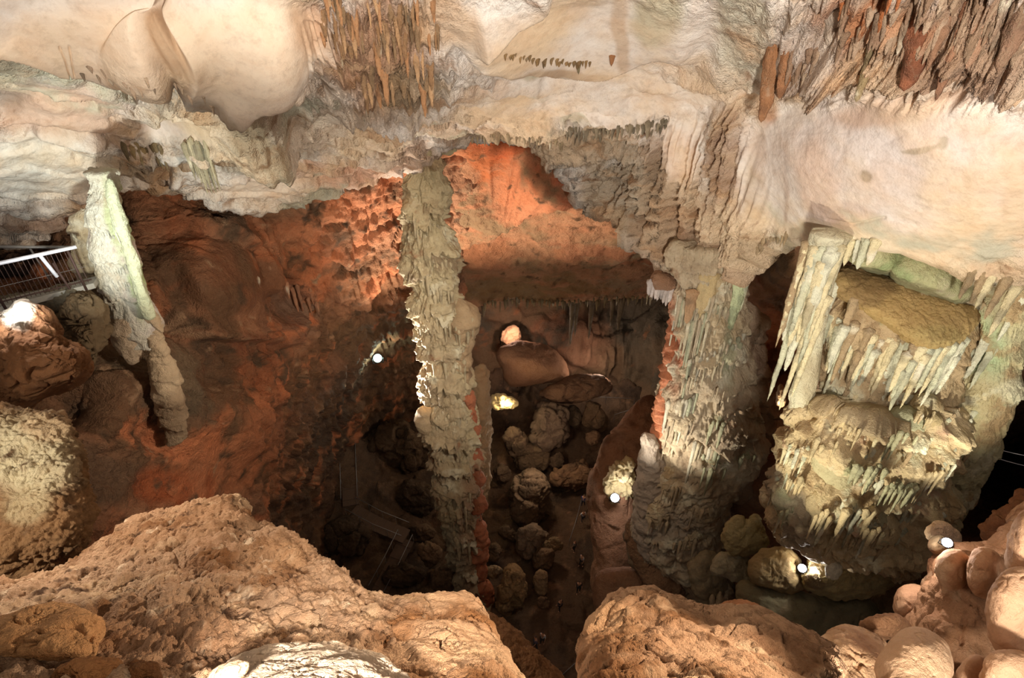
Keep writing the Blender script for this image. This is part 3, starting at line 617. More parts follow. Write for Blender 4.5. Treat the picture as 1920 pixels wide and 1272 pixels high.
def rockY(name, outline, Y0, thick, label=None, cat='boulder', group=None, Yt=None, Yb=None, parent=None, **k):
    O = np.array(outline, float); cy = O[:, 1].mean(); gy = 0
    if 'center' in k: cy = k['center'][1]
    if Yt is not None:
        y0, y1 = O[:, 1].min(), O[:, 1].max(); gy = (float(depY(y1, Yb)) - float(depY(y0, Yt))) / (y1 - y0) * 100
    o = rock(name, outline, float(depY(cy, Y0)), thick, grad=(k.pop('gx', 0), gy), parent=parent, **k)
    if label: tag(o, label, cat, group, 'thing')
    return o

# the tall free-standing column (38 m)
cc = empty('limestone_column', atY(872, 1125, 27), 'tall slender free-standing limestone column rising from pit floor to roof', 'column')
lathe('trunk', [(262, 755, 850), (285, 770, 822), (330, 774, 824), (375, 770, 828), (380, 766, 828), (420, 768, 834), (425, 762, 838), (460, 765, 845), (500, 772, 848), (530, 778, 850), (552, 784, 846), (560, 776, 856), (585, 775, 866), (610, 782, 870), (640, 792, 872), (700, 796, 876), (740, 803, 880), (790, 803, 884),
    (800, 800, 888), (850, 812, 892), (900, 820, 890), (950, 826, 892), (1000, 840, 896), (1050, 850, 896), (1090, 858, 902), (1130, 862, 915), (1180, 850, 935)], 27, M_FLOW, kd=.9, amp=.72, tier=.33, flute=2.4, jag=.42, seed=11, rough=.3, base=(196, 178, 140), cauli=.1, cfreq=1.6,
    patches=[((150, 128, 98), .5, 0, .5, 3), ((216, 204, 172), .7, .15, .5, 5), ((156, 110, 76), .6, .3, .6, 8)], spots=[(800, 300, 40, 20, (180, 140, 100), .5), (880, 1000, 20, 160, (150, 100, 74), .6), (820, 760, 50, 200, (170, 140, 108), .4), (850, 1040, 30, 90, (140, 132, 112), .7)], nth=420, nrow=1150, parent=cc)
lathe('shoulder', [(560, 850, 862), (572, 842, 884), (585, 838, 894), (600, 838, 898), (618, 842, 894), (640, 846, 886), (680, 850, 880), (720, 852, 878), (750, 858, 874)], 26.6, M_FLOW, kd=.85, amp=.35, tier=.35, flute=2.6, jag=.6, seed=14, rough=.25, base=(190, 160, 122), patches=[((150, 120, 88), .6, 0, .5, 3)], parent=cc)
lathe('knob', [(762, 788, 796), (772, 782, 812), (790, 780, 818), (805, 786, 818), (820, 795, 820), (835, 804, 818)], 26.3, M_FLOW, kd=.9, amp=.18, tier=.5, seed=15, rough=.22, base=(186, 160, 124), parent=cc)
o = lathe('rusty_ridge', [(730, 872, 884), (770, 876, 892), (820, 880, 897), (880, 884, 901), (925, 886, 900), (930, 884, 909), (945, 886, 912), (965, 884, 902), (985, 882, 908), (1000, 884, 912), (1015, 886, 918), (1030, 884, 914), (1060, 886, 912), (1085, 890, 910), (1105, 892, 922), (1130, 896, 924), (1150, 898, 918)], 26.7, M_FLOW, kd=.9, amp=.3, tier=.4, flute=2, seed=17, rough=.35,
    base=(186, 112, 76), patches=[((160, 82, 50), .6, 0, .4, 3)], parent=cc); o['label'] = 'rust-orange knobbly ridge'
_pp = []
for i, (y, l, r, tl) in enumerate([(420, 764, 840, 38), (505, 776, 846, 44), (545, 788, 848, 40), (610, 782, 890, 46), (690, 800, 876, 50), (780, 812, 878, 46), (860, 822, 884, 50), (940, 836, 884, 44), (1010, 844, 884, 40)]):
    for j in range(10): _pp.append((l + (j + .5 + rng.uniform(-.3, .3)) * (r - l) / 10, y + rng.uniform(-16, 16), tl))
for j, ((x, y, tl), Yv) in enumerate(zip(_pp, cast_Y([q[:2] for q in _pp]))):
    if Yv < 29: hang(x, y, tl * rng.uniform(.5, 1), rng.uniform(4, 7.5), Yv + .03, (200, 182, 146), cc, j, 'drip_stalactite', blunt=.3)

# slim stub behind the column, lit yellow
st = rockY('stalagmite', [(888, 700), (896, 684), (908, 682), (914, 700), (916, 715), (918, 740), (916, 770), (920, 800), (916, 850), (918, 900), (905, 960), (890, 960), (886, 900), (888, 800), (884, 740)], 33, 1.0, 'squat pillar-like stalagmite close behind the tall column, its tip lamplit', 'stalagmite', mat=M_FLOW, style='cauli', amp=.35, freq=1.2, base=(170, 140, 104), seed=5)

# left leaning column
lc = empty('limestone_column', atY(300, 745, 14.3), 'pale leaning column with painted green edge light by the walkway rail, ending in two feet', 'column')
YL = 14.5
lathe('trunk', [(318, 150, 222), (335, 178, 214), (365, 170, 222), (400, 164, 230), (430, 168, 238), (470, 172, 251), (510, 182, 263), (550, 195, 276), (580, 206, 288), (605, 210, 298), (630, 216, 300), (650, 225, 300)], YL, M_FLOW, kd=.6, amp=.12, tier=.8, flute=4, jag=.5, seed=21, rough=.14, base=(216, 208, 190),
      patches=[((180, 160, 134), .9, .1, .5, 3), ((206, 186, 176), .7, .1, .5, 4)], spots=[(222, 400, 12, 90, (186, 196, 140), .7, -12), (258, 500, 12, 90, (178, 196, 130), .8, -14), (180, 540, 30, 60, (170, 150, 116), .7)], parent=lc, nth=200)  # green spots paint the lamp's greenish light along the right edge
lathe('fluted_edge', [(335, 196, 212), (370, 202, 222), (430, 218, 238), (480, 236, 254), (530, 250, 268), (575, 262, 284), (600, 272, 290)], YL - .45, M_FLOW, kd=.8, amp=.07, tier=.5, flute=6, jag=.4, seed=22, rough=.08, base=(204, 206, 172), parent=lc)  # base tinted green to carry the painted edge light
lathe('side_mass', [(392, 150, 160), (405, 136, 168), (430, 134, 176), (450, 140, 180), (480, 142, 190), (520, 142, 200), (545, 146, 206), (570, 160, 214), (590, 190, 216)], YL + .5, M_FLOW, kd=.7, amp=.14, tier=.9, flute=3, seed=23, rough=.16, base=(178, 156, 124), patches=[((206, 192, 168), .9, 0, .5, 3)], parent=lc)
lathe('foot', [(585, 212, 270), (600, 208, 276), (620, 210, 278), (640, 218, 274), (655, 228, 268), (675, 236, 262), (684, 242, 256)], YL - .1, M_FLOW, kd=.8, amp=.07, tier=.8, flute=3, seed=24, rough=.08, base=(200, 176, 148), parent=lc)
lathe('foot', [(570, 262, 284), (600, 270, 298), (630, 274, 304), (640, 278, 304), (680, 280, 322), (710, 280, 334), (745, 290, 344), (790, 302, 346), (830, 315, 345)], YL - .1, M_FLOW, kd=.8, amp=.12, tier=.9, flute=3, seed=25, rough=.16, base=(196, 170, 138), spots=[(330, 800, 60, 70, (130, 104, 78), .8)], parent=lc)
for (x, y, n_, x1) in ((186, 436, 7, 222), (196, 500, 8, 240), (206, 528, 7, 246)):
    for j in range(n_):
        q = (x + (x1 - x) * j / n_, y + rng.uniform(-6, 6)); hang(*q, rng.uniform(12, 24), rng.uniform(3, 5), cast_Y([q])[0], (214, 208, 192), lc, j, 'drip_stalactite', blunt=.3)

# first right-hand mass: fluted column under the curtain
YA = 20.6
fa = empty('flowstone_mass', atY(1300, 1140, YA), 'tall tiered flowstone column below the brown fluted curtain, its left edge serrated', 'flowstone')
lathe('trunk', [(450, 1262, 1384), (500, 1262, 1388), (560, 1266, 1386), (620, 1268, 1394), (680, 1256, 1402), (730, 1246, 1412), (780, 1240, 1420), (820, 1238, 1430), (850, 1236, 1420), (880, 1216, 1396), (920, 1200, 1362), (960, 1194, 1352), (990, 1192, 1352), (1020, 1196, 1350), (1050, 1226, 1356), (1090, 1270, 1372), (1130, 1300, 1380)], YA, M_FLOW, kd=.8, amp=.3, tier=.42, flute=2.6, jag=.5,
      seed=31, rough=.25, cauli=.22, cfreq=1.0, base=(196, 176, 146), patches=[((160, 138, 112), .5, 0, .45, 3), ((214, 206, 180), .6, .1, .5, 4), ((156, 120, 88), .7, .3, .6, 8)],
      spots=[(1320, 600, 60, 60, (206, 182, 140), .5), (1350, 640, 14, 50, (176, 180, 146), .7), (1240, 960, 60, 60, (160, 148, 134), .7), (1330, 1020, 60, 60, (150, 134, 104), .6), (1262, 640, 14, 90, (190, 110, 74), .8)], nth=460, nrow=620, parent=fa)
lathe('serrated_edge', [(590, 1262, 1274), (620, 1254, 1272), (660, 1252, 1270), (700, 1244, 1264), (750, 1234, 1256), (800, 1230, 1250), (840, 1230, 1246)], YA - .1, M_FLOW, kd=.9, amp=.34, tier=1.1, flute=1.5, seed=33, rough=.2, base=(196, 124, 86), parent=fa)['label'] = 'rust-coloured serrated edge'
lathe('side_column', [(560, 1376, 1400), (600, 1374, 1424), (680, 1366, 1430), (730, 1362, 1440), (790, 1366, 1452), (820, 1360, 1450), (860, 1352, 1420), (900, 1340, 1392)], YA + .6, M_FLOW, kd=.8, amp=.3, tier=.4, flute=3, jag=.5, seed=34, rough=.25, cauli=.2, base=(172, 146, 120), patches=[((140, 112, 90), .5, 0, .4, 3)], parent=fa)
lathe('lower_lobe', [(812, 1204, 1216), (830, 1200, 1232), (870, 1198, 1244), (900, 1196, 1246), (960, 1188, 1250), (1000, 1186, 1250), (1030, 1196, 1250), (1060, 1216, 1256)], YA - .6, M_FLOW, kd=.8, amp=.15, tier=.35, flute=1.4, seed=35, rough=.3, base=(172, 156, 140), parent=fa)
_bl = []
# vertical curtains of thin straight stalactites on its upper half
for row in ([(1270, 560), (1310, 570)], [(1284, 610), (1330, 600)], [(1330, 560), (1372, 590)], [(1290, 680), (1350, 660)], [(1350, 650), (1396, 640)], [(1250, 760), (1310, 750)], [(1300, 840), (1350, 850)]):
    (xa, ya), (xb, yb) = row
    for j in range(9):
        u = (j + .5) / 9; _bl.append((xa + (xb - xa) * u, ya + (yb - ya) * u + rng.uniform(-12, 12)))
for (x, y), Yv in zip(_bl, cast_Y(_bl)):
    hang(x, y, rng.uniform(45, 105), rng.uniform(4, 8), Yv - .02, random.choice([(206, 192, 160), (190, 172, 144), (214, 206, 182), (176, 176, 146)]), fa, int(x), 'straw_stalactite', blunt=.45)
for x, y, l, w_, c_ in ((1388, 536, 86, 22, (196, 204, 160)), (1398, 530, 60, 14, (206, 204, 172)), (1330, 520, 90, 34, (206, 180, 132)), (1352, 525, 60, 24, (200, 176, 136)), (1300, 548, 60, 22, (190, 150, 110))):
    hang(x, y, l, w_, YA - 1.1, c_, fa, int(x), 'blade_stalactite', blunt=.55, sq=.4)
# tiny white-tipped stalactites at the foot of the curtain
fringe([(1218, 528), (1235, 532), (1262, 540)], 8, (28, 44), (8, 13), 20.6, (214, 200, 192), None, 'white stalactites at the lower tip of the brown curtain', seed=3, jit=5, ordinal='of the white stubby stalactites at the brown curtain tip', blunt=.6)
rockY('flowstone_lump', [(1218, 520), (1232, 508), (1252, 512), (1270, 524), (1268, 542), (1246, 546), (1222, 540)], 20.8, .5, 'small brown knob at the curtain tip bearing stubby white stalactites', 'flowstone', mat=M_FLOW, style='cauli', amp=.1, freq=2.5, base=(150, 112, 84))

# second right-hand mass, nearer and broader
YB = 13.2
fb = empty('flowstone_mass', atY(1610, 1060, YB), 'broad near flowstone mass with a flat muddy ledge and hanging curtains', 'flowstone')
PB = [((176, 148, 108), .7, 0, .45, 3), ((228, 220, 186), .8, .12, .5, 4), ((160, 162, 122), .6, .3, .6, 9)]
lathe('left_pillar', [(432, 1522, 1600), (455, 1516, 1586), (500, 1510, 1572), (560, 1506, 1552), (600, 1506, 1548), (640, 1504, 1542), (700, 1494, 1534), (740, 1484, 1524), (772, 1478, 1514), (784, 1486, 1504)], YB + .1, M_FLOW, kd=.8, amp=.06, tier=.35, flute=5, jag=.4, seed=41, rough=.06, base=(214, 206, 176), patches=[((176, 160, 128), .9, .05, .5, 3)], spots=[(1530, 720, 40, 70, (186, 170, 136), .6)], parent=fb)
rock('ledge', [(1560, 548), (1556, 522), (1572, 502), (1600, 496), (1650, 514), (1700, 530), (1752, 548), (1800, 566), (1836, 586), (1834, 610), (1808, 634), (1786, 652), (1740, 654), (1705, 642), (1668, 614), (1630, 590), (1590, 566)], float(depY(580, YB - .2)), .75, M_FORE, grad=(-.1, -.55), style='crust', amp=.09, freq=1.6, base=(190, 160, 106), power=3.2,
     spots=[(1620, 520, 70, 26, (112, 88, 56), .8, 20), (1600, 560, 60, 22, (130, 104, 70), .6), (1760, 630, 60, 20, (190, 168, 112), .7)], seed=7, parent=fb)['label'] = 'flat muddy yellow-brown ledge'
for nm, ol, Yd, th, bs in (('dome', [(1585, 450), (1640, 442), (1700, 452), (1712, 480), (1690, 510), (1660, 514), (1610, 500), (1585, 480)], YB + .5, .8, (186, 182, 138)), ('dome', [(1664, 500), (1676, 470), (1710, 455), (1756, 460), (1790, 480), (1812, 500), (1830, 530), (1826, 560), (1800, 572), (1750, 556), (1700, 536), (1670, 522)], YB + .1, .9, (182, 180, 134)),
                      ('dome', [(1780, 470), (1810, 456), (1850, 470), (1880, 500), (1890, 540), (1860, 560), (1830, 540), (1800, 506)], YB - .1, .7, (176, 150, 108))):
    O = np.array(ol, float)
    V = rock(nm, ol, float(depY(O[:, 1].mean(), Yd)), th, M_FLOW, style='cauli', amp=.1, freq=1.5, base=bs, patches=[((150, 160, 112), .9, .1, .5, 3), ((206, 196, 160), .9, .2, .6, 4)], seed=9, parent=fb)
lathe('curtain_body', [(520, 1590, 1830), (570, 1562, 1822), (620, 1552, 1812), (660, 1545, 1806), (700, 1536, 1800), (740, 1524, 1796), (790, 1510, 1790), (840, 1500, 1780)], YB + .65, M_FLOW, kd=.55, amp=.22, tier=.55, flute=3.2, jag=.5, seed=43, rough=.2, cauli=.12, cfreq=1.4, base=(190, 164, 126), patches=PB, parent=fb, nth=520)
lathe('lower_body', [(745, 1530, 1770), (765, 1506, 1780), (795, 1492, 1776), (840, 1486, 1762), (880, 1464, 1756), (930, 1446, 1760), (965, 1440, 1762), (985, 1452, 1742), (1005, 1500, 1716), (1030, 1530, 1706), (1050, 1545, 1690)], YB - .1, M_FLOW, kd=.6, amp=.34, tier=.7, flute=2.8, jag=.5, seed=44, rough=.2, cauli=.42, cfreq=1.0,
      base=(212, 188, 146), patches=PB + [((196, 158, 128), .6, .2, .5, 12)], spots=[(1575, 870, 40, 60, (176, 158, 140), .5), (1590, 890, 40, 50, (156, 160, 124), .5), (1740, 930, 50, 50, (176, 164, 128), .6), (1470, 930, 30, 60, (150, 136, 120), .7), (1600, 720, 60, 50, (150, 130, 104), .6)], parent=fb, nth=560, nrow=420,
      lumps=[(1640, 800, 40, .25), (1740, 780, 34, .45), (1560, 880, 40, .25), (1620, 830, 60, .2), (1700, 900, 50, .35), (1540, 790, 34, .3)])
lathe('right_pillar', [(470, 1850, 1990), (500, 1852, 1960), (560, 1842, 1946), (600, 1842, 1930), (640, 1840, 1920), (670, 1836, 1916), (700, 1826, 1910), (760, 1796, 1896), (800, 1776, 1880), (850, 1762, 1860), (900, 1752, 1834), (950, 1738, 1808), (1000, 1716, 1776), (1035, 1694, 1730)], YB - .1, M_FLOW, kd=.7, amp=.14, tier=.8, flute=4.0, jag=.6, seed=45, rough=.14,
      base=(196, 186, 146), patches=PB, spots=[(1820, 640, 50, 60, (184, 206, 160), .8), (1830, 760, 60, 60, (196, 176, 130), .6)], parent=fb, nth=300, nrow=460)
lathe('bulb', [(758, 1722, 1740), (772, 1712, 1762), (800, 1714, 1776), (830, 1720, 1770), (850, 1728, 1760)], YB - 1.1, M_FLOW, kd=.9, amp=.08, tier=.8, flute=3, seed=46, rough=.16, base=(190, 168, 124), parent=fb)
lathe('bulb', [(880, 1700, 1730), (905, 1684, 1770), (940, 1672, 1780), (970, 1676, 1762), (990, 1700, 1740)], YB - .9, M_FLOW, kd=.8, amp=.06, tier=.8, flute=2, seed=47, rough=.12, base=(196, 184, 146), parent=fb)
lathe('bulb', [(830, 1530, 1590), (860, 1520, 1610), (890, 1530, 1615), (915, 1545, 1600), (935, 1560, 1590)], YB - 1.0, M_FLOW, kd=.8, amp=.08, tier=1, flute=3, seed=48, rough=.14, base=(184, 172, 134), parent=fb)
# stalactites of the second mass
S = [  # x, y, length, width, colour, forward
    (1517, 575, 66, 16, 0, .3), (1533, 560, 74, 18, 1, .45), (1545, 500, 130, 26, 0, .6), (1556, 480, 120, 24, 2, .7), (1530, 480, 150, 20, 1, .35), (1512, 470, 180, 18, 3, .2), (1520, 600, 60, 14, 0, .5),
    (1566, 590, 46, 14, 0, .7), (1580, 600, 70, 16, 2, .8), (1590, 590, 44, 12, 1, .8), (1600, 600, 62, 16, 0, .85), (1612, 610, 50, 14, 1, .9), (1622, 604, 36, 12, 0, .9), (1634, 606, 30, 12, 2, .95), (1574, 570, 50, 14, 3, .7), (1590, 625, 56, 14, 2, .8), (1606, 560, 60, 20, 3, .7),
    (1550, 560, 60, 16, 0, .6), (1562, 660, 36, 22, 0, .7), (1585, 680, 60, 14, 2, .75), (1602, 670, 50, 16, 3, .8), (1640, 640, 60, 18, 3, .9), (1655, 640, 90, 20, 3, .95), (1672, 640, 110, 20, 0, 1), (1688, 646, 100, 18, 2, 1.05), (1702, 648, 120, 22, 2, 1.1), (1716, 652, 100, 18, 3, 1.1), (1730, 654, 86, 18, 0, 1.1), (1744, 656, 70, 14, 1, 1.15), (1757, 656, 80, 14, 1, 1.15), (1770, 654, 90, 14, 0, 1.1), (1784, 652, 110, 16, 1, 1.1), (1796, 648, 90, 14, 2, 1.0), (1808, 640, 80, 14, 1, .9),
    (1736, 690, 110, 20, 2, 1.1), (1694, 740, 90, 34, 2, 1.2), (1675, 720, 80, 24, 0, 1.1), (1664, 770, 60, 22, 3, 1.1), (1640, 770, 50, 16, 3, 1.0), (1716, 730, 80, 22, 3, 1.1), (1760, 690, 70, 16, 0, 1.1), (1548, 720, 60, 14, 0, .7), (1620, 690, 50, 14, 3, .9), (1606, 740, 56, 16, 0, .9),
    (1600, 450, 50, 16, 0, .6), (1614, 452, 44, 14, 2, .6), (1628, 450, 56, 18, 1, .6), (1645, 450, 50, 18, 0, .6), (1830, 500, 60, 16, 3, .6), (1850, 510, 60, 18, 3, .7), (1870, 500, 80, 20, 0, .8), (1890, 520, 80, 18, 3, .8), (1905, 540, 90, 18, 0, .9), (1916, 560, 80, 16, 2, .9),
    (1850, 640, 70, 16, 2, .8), (1836, 650, 90, 16, 1, .8), (1864, 650, 80, 14, 1, .8), (1822, 660, 90, 16, 1, .85), (1870, 720, 70, 14, 3, .8), (1850, 740, 90, 14, 0, .8), (1830, 760, 90, 14, 3, .8)]
CS = [(228, 212, 170), (208, 206, 176), (222, 218, 192), (176, 150, 114)]
_pl = [(1500 + 90 * u - 22 * v, 462 + 130 * v) for u in (.15, .32, .5, .68, .86) for v in (0, .55, 1.0)]
for j, ((x, y), Yv) in enumerate(zip(_pl, cast_Y(_pl))): hang(x, y, rng.uniform(90, 190), rng.uniform(12, 19), min(Yv, 13.6) + .03, CS[(0, 2, 1, 0)[j % 4]], fb, 900 + j, 'stalactite', blunt=.45, up=.02)
for i, ((x, y, l, w_, c_, fwd), Yv) in enumerate(zip(S, cast_Y([(q[0], q[1] - 4) for q in S]))): hang(x, y, l, w_, Yv + .1, CS[c_], fb, i, 'stalactite', blunt=.4, sq=.8)
_cb = [(rng.uniform(1565, 1800), rng.uniform(604, 700)) for _ in range(34)]; _cb = [q for q in _cb if q[1] > np.interp(q[0], [1565, 1640, 1700, 1800], [604, 615, 660, 668])]
for j, ((x, y), Yv) in enumerate(zip(_cb, cast_Y(_cb))): hang(x, y, rng.uniform(50, 110), rng.uniform(9, 17), Yv + .03, CS[(0, 2, 3, 1)[j % 4]], fb, 700 + j, 'curtain_stalactite', blunt=.4)
_pp = [(x + rng.uniform(-30, 30), y + rng.uniform(-18, 18)) for x, y in [(1500, 850), (1480, 900), (1560, 960), (1600, 940), (1640, 900), (1700, 860), (1690, 990), (1590, 985), (1740, 950), (1650, 1000), (1620, 840), (1800, 780), (1790, 860)] for _ in range(7)]
for j, ((x, y), Yv) in enumerate(zip(_pp, cast_Y(_pp))): hang(x, y, rng.uniform(24, 52), rng.uniform(5, 10), Yv + .02, CS[j % 4], fb, 200 + j, 'drip_stalactite', blunt=.4)

# bulbous lobes with dripping hems, typical of both masses
def lobes(L, parent, base, greens, sd):
    Ys = cast_Y([(q[0], q[1]) for q in L])
    for i, ((x, y, w_, h_), Yv) in enumerate(zip(L, Ys)):
        bs = greens if i % 3 == 1 else base; r = w_ / 2
        lb_ = lathe('lobe', [(y - h_ * .5, x - r * .25, x + r * .25), (y - h_ * .38, x - r * .7, x + r * .7), (y - h_ * .1, x - r, x + r), (y + h_ * .2, x - r * .95, x + r * .95), (y + h_ * .42, x - r * .7, x + r * .72), (y + h_ * .6, x - r * .35, x + r * .35)],
              Yv + .006 * w_ * Yv / 13, M_FLOW, kd=.7, amp=.1 * Yv / 13, tier=1.1, flute=3.4, jag=.5, seed=sd + i, rough=.1 * Yv / 13, base=bs, patches=PB, parent=parent, nth=120, nrow=90)
        for j in range(7):
            if rng.uniform() < .3: continue
            hang(x - r * .8 + r * 1.6 * (j + rng.uniform(.1, .9)) / 7, y + h_ * .3 + rng.uniform(-9, 6), h_ * rng.uniform(.25, .8), w_ * rng.uniform(.06, .15), Yv - .006 * w_ * Yv / 13 * math.sqrt(max(.1, 1 - ((j - 3) / 3.9)**2)), bs, lb_, sd + i * 10 + j, 'drip_stalactite', blunt=.3)
lobes([(1560, 812, 80, 64), (1640, 860, 90, 70), (1500, 885, 60, 64), (1612, 935, 96, 66), (1700, 800, 74, 70), (1748, 868, 70, 70), (1548, 948, 70, 60), (1690, 900, 80, 60), (1600, 790, 60, 50), (1650, 985, 70, 50), (1476, 940, 50, 56), (1735, 765, 56, 50), (1580, 1000, 60, 44)], fb, (206, 184, 142), (184, 180, 144), 400)
lobes([(1282, 780, 60, 54), (1335, 862, 66, 60), (1262, 905, 60, 60), (1318, 940, 70, 60), (1352, 780, 60, 54), (1290, 1000, 70, 56), (1300, 700, 50, 46), (1395, 840, 56, 54), (1345, 720, 50, 46), (1236, 960, 50, 60)], fa, (196, 176, 144), (170, 168, 134), 500)

# stalagmites and mounds at the feet of the two masses
rockY('stalagmite', [(1352, 1010), (1362, 985), (1375, 970), (1390, 968), (1400, 980), (1412, 966), (1424, 970), (1428, 990), (1440, 1010), (1434, 1030), (1400, 1040), (1370, 1042)], 14.8, .7, 'lumpy crowned stalagmite left of the visible spotlight at the foot of the masses', 'stalagmite', mat=M_FLOW, style='cauli', amp=.16, freq=2.4, base=(178, 166, 122), seed=3)
rockY('stalagmite', [(1340, 1040), (1380, 1034), (1410, 1050), (1412, 1090), (1390, 1096), (1360, 1080), (1330, 1080)], 14.2, .5, 'low pale knob of flowstone in front of the crowned stalagmite', 'stalagmite', mat=M_FLOW, style='cauli', amp=.14, freq=2.2, base=(180, 172, 144), seed=4)
rockY('flowstone_mound', [(1405, 1070), (1414, 1042), (1440, 1028), (1470, 1030), (1496, 1050), (1510, 1085), (1510, 1110), (1470, 1114), (1430, 1104), (1408, 1092)], 12.6, .8, 'smooth rounded brown mound touching the left side of the spotlight', 'flowstone', mat=M_SMOOTH, style='lump', amp=.22, freq=1.5, base=(150, 130, 92), patches=[((110, 92, 64), 1.2, .1, .4, 3)], seed=5)
rockY('flowstone_mound', [(1500, 1100), (1520, 1050), (1545, 1020), (1590, 1010), (1640, 1016), (1680, 1040), (1690, 1070), (1672, 1100), (1620, 1122), (1560, 1122)], 12.4, 1.1, 'large knobbly dome of crusty flowstone right of the spotlight', 'flowstone', mat=M_FLOW, style='cauli', amp=.16, freq=2.0, base=(160, 142, 98), patches=[((120, 100, 66), .8, .1, .5, 4)], seed=6)
rockY('boulder', [(1546, 1080), (1550, 1058), (1562, 1050), (1576, 1056), (1580, 1074), (1566, 1090)], 11.3, .2, 'small white knob on the crusty dome beside the spotlight', 'flowstone', mat=M_FLOW, style='cauli', amp=.05, freq=5, base=(226, 216, 190), seed=8)
rockY('flowstone_mound', [(1290, 1060), (1320, 1030), (1350, 1040), (1365, 1080), (1350, 1130), (1335, 1146), (1312, 1140), (1296, 1100)], 15.5, .8, 'grey dripping foot of flowstone at the lower left of the masses', 'flowstone', mat=M_FLOW, style='cauli', amp=.2, freq=1.4, base=(140, 126, 100), seed=9)
rockY('rock_shelf', [(1380, 1090), (1430, 1094), (1520, 1112), (1600, 1118), (1640, 1124), (1652, 1160), (1640, 1200), (1560, 1225), (1440, 1210), (1390, 1150)], 12.2, 1.2, 'dark greenish smooth shelf under the spotlight and mounds', 'rock shelf', mat=M_SMOOTH, style='lump', amp=.3, freq=.9, base=(120, 112, 86), seed=10)
rockY('hanging_flowstone', [(1160, 1000), (1200, 985), (1250, 985), (1300, 1000), (1340, 1030), (1330, 1080), (1300, 1110), (1262, 1120), (1230, 1110), (1200, 1080), (1176, 1040)], 20.6, 1.2, 'shadowed brown bulge under the lower lobe of the serrated column', 'flowstone', mat=M_FLOW, style='boulder', amp=.4, freq=.8, base=(118, 98, 76), seed=10)
rockY('boulder', [(1360, 885), (1380, 872), (1410, 878), (1420, 900), (1414, 940), (1380, 950), (1350, 930)], 19.8, .7, 'grey-brown knob of rock in the gap between the two masses', 'boulder', mat=M_FLOW, style='boulder', amp=.2, freq=1.2, base=(150, 124, 100), seed=11)

# roof stalactites ------------------------------------------------
def roofY(px, py): return cast_Y([(px, py)])[0] + .3 if False else float(_cy(px, py))
_cf = rbf([(p[0], p[1], math.log(p[2])) for p in ceil_pts], 50)
def _cy(px, py):
    d = math.exp(float(_cf(np.array([px]), np.array([py]))[0, 0])); return d * (cp - (py - 636) / F * sp)
_RQ = []
def roof_hang(px, py, ln, w, base, label, group=None, seed=0, fwd=.35, **k): _RQ.append((px, py, ln, w, base, label, group, seed, k))
roof_hang(1728, 80, 90, 50, (150, 92, 62), 'thick dark brown stalactite hanging over the smooth mauve dome', seed=1, fwd=.5, blunt=.35)
roof_hang(1800, 70, 120, 24, (158, 112, 84), 'long narrow brown stalactite right of the thick dark one', seed=2, fwd=.5, blunt=.4)
roof_hang(1765, 60, 72, 20, (160, 120, 92), 'shorter brown stalactite between the thick one and the long narrow one', seed=3, fwd=.45)
roof_hang(1840, 60, 70, 34, (176, 134, 106), 'wide pale-brown stalactite near the right end of the roof cluster', seed=4, fwd=.45)
roof_hang(1905, 60, 80, 28, (146, 112, 88), 'dark stalactite at the right edge of the photo', seed=5, fwd=.45)
roof_hang(1633, 105, 86, 16, (160, 138, 100), 'straight lone pillar-like stalactite at the left margin of the mauve dome', seed=6, fwd=.3, blunt=.8)
roof_hang(1452, 125, 104, 30, (166, 116, 78), 'orange-brown ribbed stalactite blade where the roof ledge ends', seed=7, fwd=.5, blunt=.5)
roof_hang(1476, 125, 60, 24, (170, 118, 80), 'short orange stalactite beside the ribbed orange-brown blade', seed=8, fwd=.45, blunt=.5)
roof_hang(1572, 40, 50, 40, (206, 186, 166), 'pale fan of stalactite on the roof ledge left of the brown cluster', seed=9, fwd=.5, blunt=.5)
R = np.random.default_rng(5)
for i in range(120):
    u = R.uniform(); x = 1480 + 450 * u + R.uniform(-15, 15); yb = np.interp(x, [1480, 1560, 1640, 1700, 1800, 1930], [175, 125, 82, 92, 106, 118]); y = yb - R.uniform(8, 120) * (1 if x > 1560 else .5)
    c_ = (168, 100, 56) if (y < 26 and x < 1700 and R.uniform() < .6) else [(166, 138, 112), (150, 120, 96), (180, 152, 126), (140, 112, 88)][i % 4]
    roof_hang(x, y, R.uniform(22, 52), R.uniform(7, 16), c_, 'small brown stalactite in the dense cluster on the roof above the dome', 'dense brown stalactites above the dome', 300 + i, .3, blunt=.2)
for i in range(70):                                # brown drapery cluster beside the great slab
    x = R.uniform(600, 830); y = R.uniform(-10, 175) - (30 if x < 680 else 0)
    if x < 680: y = R.uniform(-10, 90)
    roof_hang(x, y, R.uniform(24, 60), R.uniform(6, 13), [(186, 136, 94), (160, 122, 86), (200, 158, 116), (150, 120, 88)][i % 4], 'small brown stalactite in the ribbed cluster right of the cream slab', 'ribbed brown stalactites beside the cream slab', 500 + i, .2, blunt=.4, sq=.7)
def rfr(pts, n, ln, w, base, lab, grp, seed, fwd=.3, jit=3):
    P = np.array(pts, float); s = np.concatenate([[0], np.cumsum(np.linalg.norm(np.diff(P, axis=0), axis=1))]); RR = np.random.default_rng(seed)
    for i in range(n):
        t = (i + RR.uniform(.1, .9)) / n * s[-1]; x = float(np.interp(t, s, P[:, 0])); y = float(np.interp(t, s, P[:, 1])) + RR.uniform(-jit, jit)
        kf = RR.uniform(.82, 1.1); b = tuple(int(np.clip(c * kf, 0, 255)) for c in base)
        roof_hang(x, y, RR.uniform(*ln), RR.uniform(*w), b, lab, grp, seed * 40 + i, fwd, blunt=.15)
